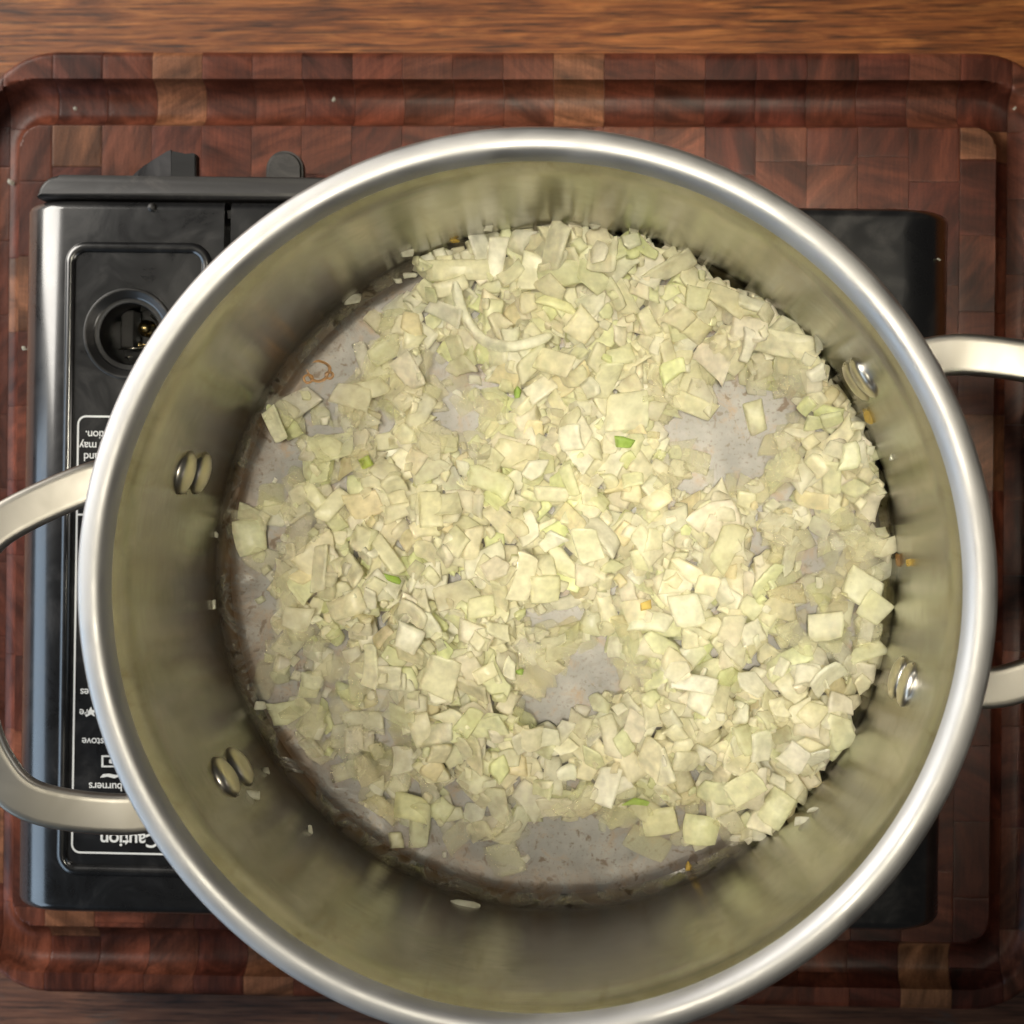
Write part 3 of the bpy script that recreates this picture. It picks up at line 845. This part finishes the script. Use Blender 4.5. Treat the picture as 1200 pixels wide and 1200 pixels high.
BARE = [[(775, 482), (800, 480), (838, 472), (830, 452), (850, 441), (905, 443), (922, 470), (915, 500), (905, 540), (880, 568), (850, 560), (820, 540), (785, 528)],
        [(632, 800), (655, 770), (700, 752), (725, 765), (742, 790), (705, 815), (672, 842), (640, 852), (625, 832)],
        [(508, 490), (522, 466), (545, 470), (566, 495), (548, 518), (525, 510)], [(512, 425), (528, 420), (535, 440), (520, 448)],
        [(945, 640), (970, 636), (968, 676), (950, 676)], [(828, 700), (850, 694), (856, 718), (835, 728)],
        [(640, 700), (665, 712), (690, 710), (690, 725), (655, 730)],
        [(430, 830), (470, 845), (468, 880), (440, 876)], [(625, 955), (690, 958), (695, 1000), (620, 1000)], [(930, 728), (965, 722), (965, 748), (935, 750)],
        [(545, 925), (575, 930), (572, 955), (548, 950)], [(380, 790), (398, 795), (394, 815), (378, 806)]]
THIN = [[(290, 720), (400, 745), (460, 800), (500, 880), (520, 1000), (430, 990), (330, 900), (290, 800)], [(440, 905), (620, 925), (700, 915), (860, 945), (880, 1010), (560, 1030), (430, 980)],
        [(290, 440), (400, 420), (500, 460), (440, 540), (390, 610), (330, 720), (270, 700), (265, 590)], [(380, 340), (480, 320), (470, 430), (390, 460)], [(900, 610), (1045, 600), (1045, 790), (920, 760)],
        [(610, 690), (745, 740), (760, 810), (700, 860), (600, 850)], [(750, 440), (935, 430), (940, 580), (780, 580)], [(490, 400), (590, 450), (580, 530), (490, 530)]]
MOUND = [(560, 740, 110, 1.0), (520, 830, 90, 0.8), (650, 330, 120, 0.9), (780, 380, 120, 0.8), (560, 620, 120, 0.7), (870, 830, 100, 0.8), (960, 520, 70, 0.5), (860, 640, 100, 0.6), (700, 640, 120, 0.7), (660, 460, 80, 0.6), (760, 880, 100, 0.7), (930, 440, 60, 0.6), (420, 640, 80, 0.3)]
RES = 0.0005; HN = 500
HX0, HY0 = PCX - 0.125, PCY - 0.125
gxx, gyy = np.meshgrid(HX0 + (np.arange(HN) + 0.5) * RES, HY0 + (np.arange(HN) + 0.5) * RES)
rad_g = np.hypot(gxx - PCX, gyy - PCY)
H = np.where(rad_g > RW - 0.009, np.minimum(0.009, 0.009 - np.sqrt(np.maximum(0, 0.009 ** 2 - (rad_g - RW + 0.009) ** 2))), 0.0)
ID = -np.ones((HN, HN), int)
def topix(x_, y_, z_):
    dx, dy, dz = x_, y_, z_ - CAM_H
    c, s = math.cos(TILT), math.sin(TILT)
    vx, vz = dx * c - dz * s, dx * s + dz * c
    return PRX + F * vx / -vz, PRY - F * dy / -vz
pieces = []
def settle(cx, cy, Lx, Ly, T, rot, tint, alpha, rs, lift=0.0, tilt=None, name=None, meta=None, mesh=None, flat=False):
    ca, sa = math.cos(rot), math.sin(rot)
    rr_ = math.hypot(Lx, Ly) / 2
    # keep the piece inside the wall
    d = math.hypot(cx - PCX, cy - PCY); lim = RW - 0.0010 - 0.36 * max(Lx, Ly)
    if d > lim: cx = PCX + (cx - PCX) * lim / d; cy = PCY + (cy - PCY) * lim / d
    i0, i1 = int((cx - rr_ - HX0) / RES), int((cx + rr_ - HX0) / RES) + 1
    j0, j1 = int((cy - rr_ - HY0) / RES), int((cy + rr_ - HY0) / RES) + 1
    i0 = max(i0, 0); j0 = max(j0, 0); i1 = min(i1, HN); j1 = min(j1, HN)
    X = gxx[j0:j1, i0:i1] - cx; Y = gyy[j0:j1, i0:i1] - cy
    u = X * ca + Y * sa; v = -X * sa + Y * ca
    msk = (np.abs(u) < Lx / 2 * 0.95) & (np.abs(v) < Ly / 2 * 0.95)
    if msk.sum() < 4: return None
    h = H[j0:j1, i0:i1][msk]; xs_, ys_ = X[msk], Y[msk]
    A = np.c_[xs_, ys_, np.ones(len(xs_))]
    sol = np.linalg.lstsq(A, h, rcond=None)[0]
    sxl, syl = np.clip(sol[0], -0.75, 0.75), np.clip(sol[1], -0.75, 0.75)
    deep = min(1.0, h.mean() / 0.004)
    if tilt is None:
        sxl += rs.gauss(0, 0.15) * deep; syl += rs.gauss(0, 0.15) * deep
    else: sxl, syl = sxl * 0.5 + tilt[0], syl * 0.5 + tilt[1]
    if flat: sxl = syl = 0
    pl = sxl * xs_ + syl * ys_
    z = np.quantile(h - pl, 0.72) + lift
    # never below the floor
    z = max(z, float((0.0001 - pl).max()) * 0.8)
    top = z + pl + T
    Hs = H[j0:j1, i0:i1]; Is = ID[j0:j1, i0:i1]
    cur = Hs[msk]; up = top > cur
    cur = np.where(up, top, cur); Hs[msk] = cur
    ii = Is[msk]; ii[up] = len(pieces); Is[msk] = ii
    n = Vector((-sxl, -syl, 1)).normalized()
    q = Vector((0, 0, 1)).rotation_difference(n) @ Quaternion((0, 0, 1), rot)
    pieces.append(dict(loc=(cx, cy, FZ + z + T / 2), q=q, L=(Lx, Ly, T), tint=tint, a=alpha, name=name, meta=meta, mesh=mesh))
    return len(pieces) - 1
rs = random.Random(21)
BEDN = 900
poly = lambda pts: pts
def layer_target(px, py):
    t = 1.0 + sum(w * math.exp(-((px - x_) ** 2 + (py - y_) ** 2) / (2 * (s * 0.8) ** 2)) for x_, y_, s, w in MOUND) * 2.2
    return t
def in_any(polys, px, py):
    return any(bool(pip(p, np.array([px]), np.array([py]))[0]) for p in polys)
def pick_tint(px, py, thin):
    t = TINTS[int(np.searchsorted(np.cumsum(tw), rs.random()))][0]
    warm = math.exp(-((px - 620) ** 2 + (py - 760) ** 2) / (2 * 200 ** 2))
    t = (t[0], t[1], t[2])
    k = rs.uniform(0.96, 1.02)
    return tuple(min(0.975, c * k) for c in t)
for k in range(BEDN * 2):
    px, py = rs.uniform(275, 1040), rs.uniform(260, 990)
    if not in_any([OUT], px, py) or in_any(BARE, px, py) or in_any(THIN, px, py): continue
    if in_any(BARE, px + rs.uniform(-22, 22), py + rs.uniform(-22, 22)): continue
    p = at(px, py, FZ)
    Ly = rs.uniform(0.004, 0.0075)
    settle(p.x, p.y, Ly * rs.uniform(1, 1.5), Ly, rs.uniform(0.0012, 0.0022), rs.uniform(0, math.pi), pick_tint(px, py, False), 1.0, rs)
N_TRY = 4600; made = 0
for k in range(N_TRY):
    px, py = rs.uniform(265, 1045), rs.uniform(255, 1000)
    if not in_any([OUT], px, py): continue
    if in_any(BARE, px, py): continue
    thin = in_any(THIN, px, py)
    w = layer_target(px, py) / 3.6
    if thin: w = max(min(w, 0.85), 0.66)
    if rs.random() > w: continue
    small = rs.random() < 0.30
    if small: Lx, Ly, T = rs.uniform(0.0025, 0.005), rs.uniform(0.002, 0.004), rs.uniform(0.0009, 0.0018)
    else:
        Ly = rs.uniform(0.0046, 0.0088); Lx = Ly * rs.choice([1.0, 1.15, 1.3, 1.5, 1.7, 2.2]); Lx = min(Lx, 0.015); T = rs.uniform(0.0011, 0.0024)
    z = 0.002 + 0.004 * (w if not thin else 0)
    p = at(px, py, FZ + z)
    tr = rs.random()
    if thin: alpha = rs.uniform(0.22, 0.8)
    else: alpha = rs.uniform(1.0, 1.35) if tr < 0.7 else rs.uniform(0.7, 1.0)
    settle(p.x, p.y, Lx, Ly, T, rs.uniform(0, math.pi), pick_tint(px, py, thin), alpha, rs)
# a few loose bits across the thin and bare places
for k in range(70):
    px, py = rs.uniform(300, 1020), rs.uniform(420, 1010)
    if math.hypot(px - 652, py - 663) > 370 or not (in_any(THIN, px, py) or in_any([[(430, 960), (850, 990), (820, 1030), (620, 1045), (500, 1010)]], px, py)): continue
    p = at(px, py, FZ + 0.001)
    s_ = rs.uniform(0.0012, 0.0032)
    settle(p.x, p.y, s_ * rs.uniform(1, 1.6), s_, s_ * 0.6, rs.uniform(0, 3), pick_tint(px, py, True), rs.uniform(0.5, 1), rs)

G = (0.42, 0.62, 0.14)
PX = 3440.0
SPECIAL = [  # px, py, long px, short px, thickness mm, angle deg, tint, alpha, label
    (734, 481, 56, 50, 2.6, 0, (0.80, 0.80, 0.62), 1, 'biggest square white onion piece, left of the wide bare patch of pan'),
    (538, 309, 100, 30, 2.6, 2, (0.79, 0.78, 0.52), 1, 'long flat rectangular onion piece at the upper left edge of the pile'),
    (927, 398, 78, 34, 2.6, -12, (0.81, 0.77, 0.55), 1, 'wedge shaped onion slab at the upper right edge of the pile'),
    (885, 491, 26, 42, 1.8, 14, (0.72, 0.70, 0.45), 0.7, 'lone onion piece lying on the large bare patch of pan'),
    (815, 541, 38, 30, 1.6, -15, (0.70, 0.70, 0.50), 0.45, 'rounded glassy onion piece at the lower left rim of the large bare patch'),
    (812, 478, 60, 26, 2.2, -22, (0.74, 0.72, 0.50), 0.85, 'pale onion strip poking into the large bare patch from the left'),
    (822, 973, 44, 40, 2.0, -8, (0.70, 0.71, 0.42), 0.8, 'square pale green onion piece on the bottom edge of the pile'),
    (762, 988, 58, 32, 1.4, -24, (0.56, 0.54, 0.42), 0.3, 'thin glassy grey onion sliver beside the square pale green piece'),
    (775, 962, 44, 38, 2.0, 10, (0.70, 0.69, 0.40), 0.75, 'five sided yellowish onion piece just left of the square pale green one'),
    (482, 946, 46, 38, 2.6, -10, (0.72, 0.73, 0.40), 0.9, 'plump rounded green yellow onion piece at the lower left edge of the pile'),
    (590, 1008, 46, 44, 1.8, 20, (0.66, 0.65, 0.48), 0.4, 'rounded glassy onion piece lowest in the pot, on the bare steel'),
    (378, 597, 78, 22, 2.4, -52, (0.76, 0.74, 0.50), 1, 'slanting pale onion stick at the left edge of the pile'),
    (392, 590, 52, 24, 2.4, 52, (0.78, 0.77, 0.56), 1, 'short whitish onion stick crossing the slanting one at the left'),
    (317, 580, 34, 32, 1.4, 5, (0.58, 0.57, 0.46), 0.3, 'round see-through onion disc flat on the steel at the left'),
    (292, 628, 40, 46, 2.6, 8, (0.74, 0.76, 0.54), 0.9, 'whitish onion lump touching the left wall of the pot'),
    (325, 497, 22, 44, 2.2, 18, (0.74, 0.75, 0.56), 0.95, 'white onion stick leaning at the far left, under the brown ring mark'),
    (872, 922, 54, 36, 2.4, 32, (0.79, 0.74, 0.50), 1, 'large pale onion slab near the lower right edge of the pile'),
    (908, 945, 38, 46, 2.6, -30, (0.76, 0.79, 0.50), 0.95, 'white and green tinged onion piece at the lower right corner of the pile'),
    (805, 716, 42, 42, 2.6, 10, (0.80, 0.80, 0.66), 1, 'bright white square onion piece right of the orange speck'),
    (1010, 690, 52, 44, 2.4, -25, (0.77, 0.78, 0.58), 1, 'white onion piece pressed to the right wall, above a square one'),
    (1024, 712, 40, 36, 2.0, -38, (0.70, 0.71, 0.50), 0.7, 'tilted square onion piece touching the right wall of the pot'),
    (968, 735, 46, 34, 2.6, 5, (0.80, 0.80, 0.60), 1, 'plump white onion piece in the thin part near the right wall'),
    (505, 595, 34, 44, 2.4, 5, (0.79, 0.78, 0.50), 1, None),
    (455, 650, 24, 56, 3.0, 35, (0.80, 0.79, 0.55), 1, None),
    (648, 579, 48, 20, 2.4, 2, (0.79, 0.79, 0.58), 1, 'small whitish onion bar lying level in the middle of the pile'),
    (565, 712, 38, 30, 2.8, 8, (0.80, 0.76, 0.52), 1, None),
    (640, 690, 38, 34, 2.8, 0, (0.80, 0.76, 0.50), 1, None),
    (520, 790, 60, 42, 3.0, 68, (0.82, 0.78, 0.54), 1, 'largest creamy onion slab on top of the left mound'),
    (465, 985, 20, 18, 2.0, 0, (0.70, 0.68, 0.42), 0.7, None),
    (728, 517, 26, 15, 2.6, -8, G, 1, 'bright green onion bit under the biggest square white piece'),
    (607, 460, 13, 15, 2.2, 0, G, 1, 'small bright green onion speck in the upper middle of the pile'),
    (461, 679, 26, 11, 2.2, -20, (0.40, 0.58, 0.10), 1, 'green onion sliver in the left part of the pile'),
    (609, 787, 12, 9, 2.0, 0, G, 1, 'tiny green onion speck left of the lower bare patch'),
    (757, 709, 15, 12, 2.2, 10, (0.88, 0.66, 0.20), 1, 'orange yellow onion speck in the middle right of the pile'),
    (428, 542, 18, 14, 2.2, 30, (0.48, 0.58, 0.12), 1, 'olive green onion bit near the left edge of the pile'),
    (975, 560, 26, 40, 2.4, 0, (0.79, 0.76, 0.50), 1, None),
    (745, 940, 30, 9, 2.0, 6, (0.44, 0.58, 0.14), 1, 'green edged onion sliver in the lower middle of the pile'),
    (655, 356, 52, 14, 2.4, -14, (0.70, 0.74, 0.36), 1, 'long green tinged onion strip in the upper part of the pile'),
]
for (px, py, lx, ly, t, ang, tint, al, lab) in SPECIAL:
    if tint[2] > 0.35: tint = (0.955, 0.935 + 0.02 * (tint[1] > tint[0]), 0.62 + 0.28 * (tint[2] - 0.4) * 2)
    p0_ = at(px, py, FZ + 0.003)
    i_, j_ = int((p0_.x - HX0) / RES), int((p0_.y - HY0) / RES)
    h_ = float(H[max(0, j_ - 4):j_ + 5, max(0, i_ - 4):i_ + 5].mean())
    p = at(px, py, FZ + h_ + 0.001)
    settle(p.x, p.y, lx / PX * 0.9, ly / PX * 0.9, t / 1500, R(ang), tint, al * 1.1, rs, lift=0.0003, tilt=(rs.uniform(-0.12, 0.12), rs.uniform(-0.12, 0.12)), name='onion_piece', meta=lab or 'x')
def zone_of(x_, y_):
    r_ = math.hypot(x_ - 652, y_ - 655)
    a = math.degrees(math.atan2(-(y_ - 655), x_ - 652)) % 360
    nm = ['to the right', 'to the upper right', 'at the top', 'to the upper left', 'to the left', 'to the lower left', 'at the bottom', 'to the lower right'][int(((a + 22.5) % 360) // 45)]
    if r_ < 110: return 'in the middle of the pot'
    if r_ < 250: return 'halfway ' + nm.replace('at the', 'to the') + (' pot wall' if nm != 'to the right' and nm != 'to the left' else ' pot wall')
    return 'beside the pot wall ' + nm
area_px = np.bincount(ID[ID >= 0].ravel(), minlength=len(pieces))
order = sorted(range(len(pieces)), key=lambda i: (-1e6 if pieces[i]['meta'] else 0) - area_px[i])
keep = set(order[:297])
GRP = 'cooked onion pieces in the pot'
bulk_v, bulk_f, bulk_c = [], [], []
rest_area = 0
def set_tint(me, cols):
    a = me.color_attributes.new('tint', 'FLOAT_COLOR', 'POINT')
    a.data.foreach_set('color', np.asarray(cols, np.float32).ravel())
nv = 0
for i, pc_ in enumerate(pieces):
    if area_px[i] == 0 and i not in keep and not pc_['meta'] and rs.random() < 0.55: continue
    Lx, Ly, T = pc_['L']
    sp = pc_['meta'] and pc_['meta'] != 'x'
    vs, fs = chip(Lx, Ly, T, rs, corners=4 if pc_['meta'] and Lx * Ly > 6e-5 else None, round_=rs.uniform(0.30, 0.75))
    col = np.array([*pc_['tint'], pc_['a']])
    # a little colour drift along the piece
    g = np.clip(vs[:, 0] / Lx + 0.5, 0, 1)[:, None]
    c2 = col.copy(); dv = rs.uniform(-1, 1); c2[:3] = np.clip(c2[:3] * np.array([1 + 0.05 * dv, 1 + 0.02 * dv, 1 + 0.08 * dv]), 0, 0.975)
    cols = col * (1 - g) + c2 * g
    if i in keep:
        me = bpy.data.meshes.new('onion_piece'); me.from_pydata(vs.tolist(), [], fs)
        set_tint(me, cols); me.polygons.foreach_set('use_smooth', [True] * len(me.polygons))
        o = link('onion_piece', me, M_onion); o.location = pc_['loc']; o.rotation_mode = 'QUATERNION'; o.rotation_quaternion = pc_['q']
        if sp: lab = pc_['meta']
        else:
            qx, qy = topix(*pc_['loc'])
            zone = zone_of(qx, qy)
            g_ = pc_['tint']
            look = 'half see-through' if pc_['a'] < 0.72 else ('greenish' if g_[1] > g_[0] * 1.0 and g_[2] < 0.64 else ('whitish' if g_[2] > 0.775 else 'pale yellow'))
            shp = 'long' if Lx > 1.6 * Ly else 'squarish'
            lab = look + ' ' + shp + ' piece of chopped onion ' + zone
        tag(o, lab, 'onion piece', GRP)
    else:
        Mx = pc_['q'].to_matrix(); vv = vs @ np.array(Mx).T + np.array(pc_['loc'])
        bulk_v.append(vv); bulk_f += [tuple(a + nv for a in f) for f in fs]; bulk_c.append(cols); nv += len(vv)
me = bpy.data.meshes.new('chopped_onion'); me.from_pydata(np.concatenate(bulk_v).tolist(), [], bulk_f)
set_tint(me, np.concatenate(bulk_c)); me.polygons.foreach_set('use_smooth', [True] * len(me.polygons))
o = link('chopped_onion', me, M_onion)
tag(o, 'heap of small chopped cooked onion filling the gaps between the larger pieces', 'onion', kind='stuff')
print('pieces', len(pieces), 'bulk verts', nv)

# the curved strip in the upper left of the pile
arc = [at(533, 330, 0), at(538, 352, 0), at(548, 376, 0), at(566, 398, 0), at(592, 406, 0), at(622, 402, 0), at(648, 392, 0)]
zz = []
arcpx = [(533, 330), (538, 352), (548, 376), (566, 398), (592, 406), (622, 402), (648, 392)]
P = []
for (a_, b_) in arcpx:
    p = at(a_, b_, FZ + 0.004); i_, j_ = int((p.x - HX0) / RES), int((p.y - HY0) / RES)
    h_ = float(np.quantile(H[j_ - 3:j_ + 4, i_ - 3:i_ + 4], 0.8)); P.append(h_)
hm = np.convolve(np.r_[P[0], P, P[-1]], [0.25, 0.5, 0.25], 'valid')
path = catmull([tuple(at(a_, b_, FZ + h_ + 0.0022)) for (a_, b_), h_ in zip(arcpx, hm)], 6)
bm = bmesh.new(); rings = []
for i, p in enumerate(path):
    t = Vector(path[min(i + 1, len(path) - 1)] - path[max(i - 1, 0)]).normalized(); sd = Vector((t.y, -t.x, 0)).normalized()
    f = min(1, 0.35 + min(i, len(path) - 1 - i) / 5)
    rings.append([bm.verts.new(Vector(p) + sd * (math.copysign(abs(math.cos(a)) ** 0.7, math.cos(a)) * 0.0019 * f) + Vector((0, 0, math.sin(a) * 0.0015 * f))) for a in [2 * math.pi * k / 10 for k in range(10)]])
for a, b_ in zip(rings, rings[1:]):
    for k in range(10): bm.faces.new((a[k], a[(k + 1) % 10], b_[(k + 1) % 10], b_[k]))
bm.faces.new(rings[0]); bm.faces.new(rings[-1]); bmesh.ops.recalc_face_normals(bm, faces=bm.faces)
o = bm_obj('onion_piece', bm, M_onion)
set_tint(o.data, [(0.96, 0.95, 0.78, 1.4)] * len(o.data.vertices))
tag(o, 'thin curved onion strip bent like a hook in the upper left of the pile', 'onion piece', GRP)

# ---- crumbs stuck to the wall, crease and elsewhere
def crumb(name, loc, normal, lx, ly, t, rot, tint, alpha, lab, grp):
    vs, fs = chip(lx, ly, t, rs, round_=0.6)
    me = bpy.data.meshes.new(name); me.from_pydata(vs.tolist(), [], fs)
    set_tint(me, [(*tint, alpha)] * len(vs)); me.polygons.foreach_set('use_smooth', [True] * len(me.polygons))
    o = link(name, me, M_onion); o.location = loc
    o.rotation_mode = 'QUATERNION'; o.rotation_quaternion = Vector((0, 0, 1)).rotation_difference(Vector(normal).normalized()) @ Quaternion((0, 0, 1), rot)
    tag(o, lab, 'onion crumb', grp); return o
WT = (0.80, 0.79, 0.66); BR = (0.42, 0.20, 0.05); GD = (0.62, 0.42, 0.08)
WALLC = [(413, 350, 22, 14, WT, 'largest white onion crumb on the wall at the upper left'), (477, 297, 14, 8, WT, 'upper of three white crumbs by the upper left edge of the onions'),
         (476, 312, 15, 6, WT, 'middle of three white crumbs by the upper left edge of the onions'), (463, 323, 9, 5, WT, 'lowest of three white crumbs by the upper left edge of the onions'),
         (533, 283, 12, 4, GD, 'tan crumb on the wall above the long flat onion piece'), (572, 268, 12, 7, WT, 'small white crumb on the wall at the top left of the pile'),
         (742, 272, 12, 16, WT, 'pointed white crumb on the wall at the top of the pot'), (697, 266, 16, 9, WT, 'white crumb on the wall at the top centre of the pot'),
         (960, 403, 10, 18, WT, 'slim white crumb on the wall left of the upper right rivets'), (1017, 488, 12, 16, GD, 'golden crumb on the wall below the upper right rivets'),
         (1044, 538, 5, 8, WT, 'tiny pale crumb on the right wall between the rivet pairs'), (1052, 655, 6, 15, BR, 'thin brown crumb on the right wall'), (1065, 659, 9, 9, GD, 'round tan crumb beside the thin brown one on the right wall'),
         (543, 1058, 36, 11, WT, 'pale rice shaped crumb on the wall at the bottom left'), (312, 902, 8, 7, WT, 'small pale crumb right of the lower left rivets'), (297, 931, 14, 8, WT, 'white crumb touching the lower left rivets'),
         (254, 627, 4, 7, WT, 'speck on the left wall below the upper left rivets'), (251, 708, 4, 10, WT, 'thin speck on the left wall beside the brown crease'), (364, 972, 5, 10, WT, 'pale speck on the wall at the lower left'),
         (940, 961, 18, 10, WT, 'white crumb on the wall at the lower right'), (953, 948, 18, 5, WT, 'slim white crumb beside another on the lower right wall'), (811, 1023, 8, 10, GD, 'tan crumb on the crease at the bottom right'),
         (304, 828, 15, 10, WT, 'white crumb on the browned crease at the left')]
for (px, py, lx, ly, tint, lab) in WALLC:
    a, z = wall_hit(px, py, RW - 0.0008)
    if z < FZ + 0.006:
        p = at(px, py, FZ + 0.004); d = math.hypot(p.x - PCX, p.y - PCY); 
        if d > RW - 0.004: p.x = PCX + (p.x - PCX) * (RW - 0.004) / d; p.y = PCY + (p.y - PCY) * (RW - 0.004) / d
        loc, nrm = p, (-(p.x - PCX) * 6, -(p.y - PCY) * 6, 1)
        k_ = 1 / 3400
        crumb('onion_crumb', loc, nrm, lx * k_, ly * k_, 0.0014, 0, tint, 0.95, lab, 'onion crumbs on the wall of the pot'); continue
    # the wall is seen at a slant: stretch across the slant so the crumb looks its size
    n_ = Vector((-math.cos(a), -math.sin(a), 0))
    loc = Vector((PCX + RW * math.cos(a), PCY + RW * math.sin(a), z)) + n_ * 0.0006
    crumb('onion_crumb', loc, n_ + Vector((0, 0, 0.9)), lx / 3600, ly / 3600, 0.0013, 0, tint, 0.95, lab, 'onion crumbs on the wall of the pot')
for (px, py, z, s, lab) in ((12, 213, board_z(*BL(12, 213)), 8, 'white crumb in the groove at the left of the board'), (88, 127, -0.006, 5, 'white crumb in the groove at the upper left of the board'), (391, 117, -0.007, 5, 'white crumb in the groove above the locking lever'),
                            (28, 408, 0.060, 5, 'white speck on the left shoulder of the stove'), (1189, 127, -0.005, 5, 'pale speck in the groove at the upper right corner of the board'), (1100, 304, 0.073, 4, 'pale speck on the right shoulder of the stove')):
    p = at(px, py, z + 0.0006)
    crumb('onion_crumb', p, (0, 0, 1), s / 2850, s * 0.7 / 2850, 0.0010, rs.uniform(0, 3), WT, 1, lab, 'stray crumbs outside the pot')
# dried brown bubble rings on the steel floor
for (px, py, r) in ((373, 435, 13), (361, 444, 5), (386, 440, 4), (336, 842, 5)):
    p = at(px, py, FZ); bm = bmesh.new(); k_ = r / 3391
    lathe(bm, [(k_ - 0.0005, FZ + 0.0001), (k_ - 0.0002, FZ + 0.0005), (k_ + 0.0002, FZ + 0.0005), (k_ + 0.0005, FZ + 0.0001)], 28, 0, 0)
    for v in bm.verts:
        v.co.x *= 1 + 0.12 * math.sin(v.co.y * 900); v.co.y *= 0.92; v.co.z -= FZ
    o = bm_obj('residue_ring', bm, None); o.location = (p.x, p.y, FZ)
    if 'M_res' not in globals(): M_res = mat_plastic('dried_residue', (0.30, 0.15, 0.045), 0.25)
    o.data.materials.append(M_res)
    tag(o, {13: 'brown ring of dried juice on the steel at the upper left', 5: 'tiny brown ring beside the larger dried ring', 4: 'smallest brown ring right of the larger dried ring'}[r] if px > 340 else 'tiny brown ring at the lower left crease', 'residue', 'dried residue rings')
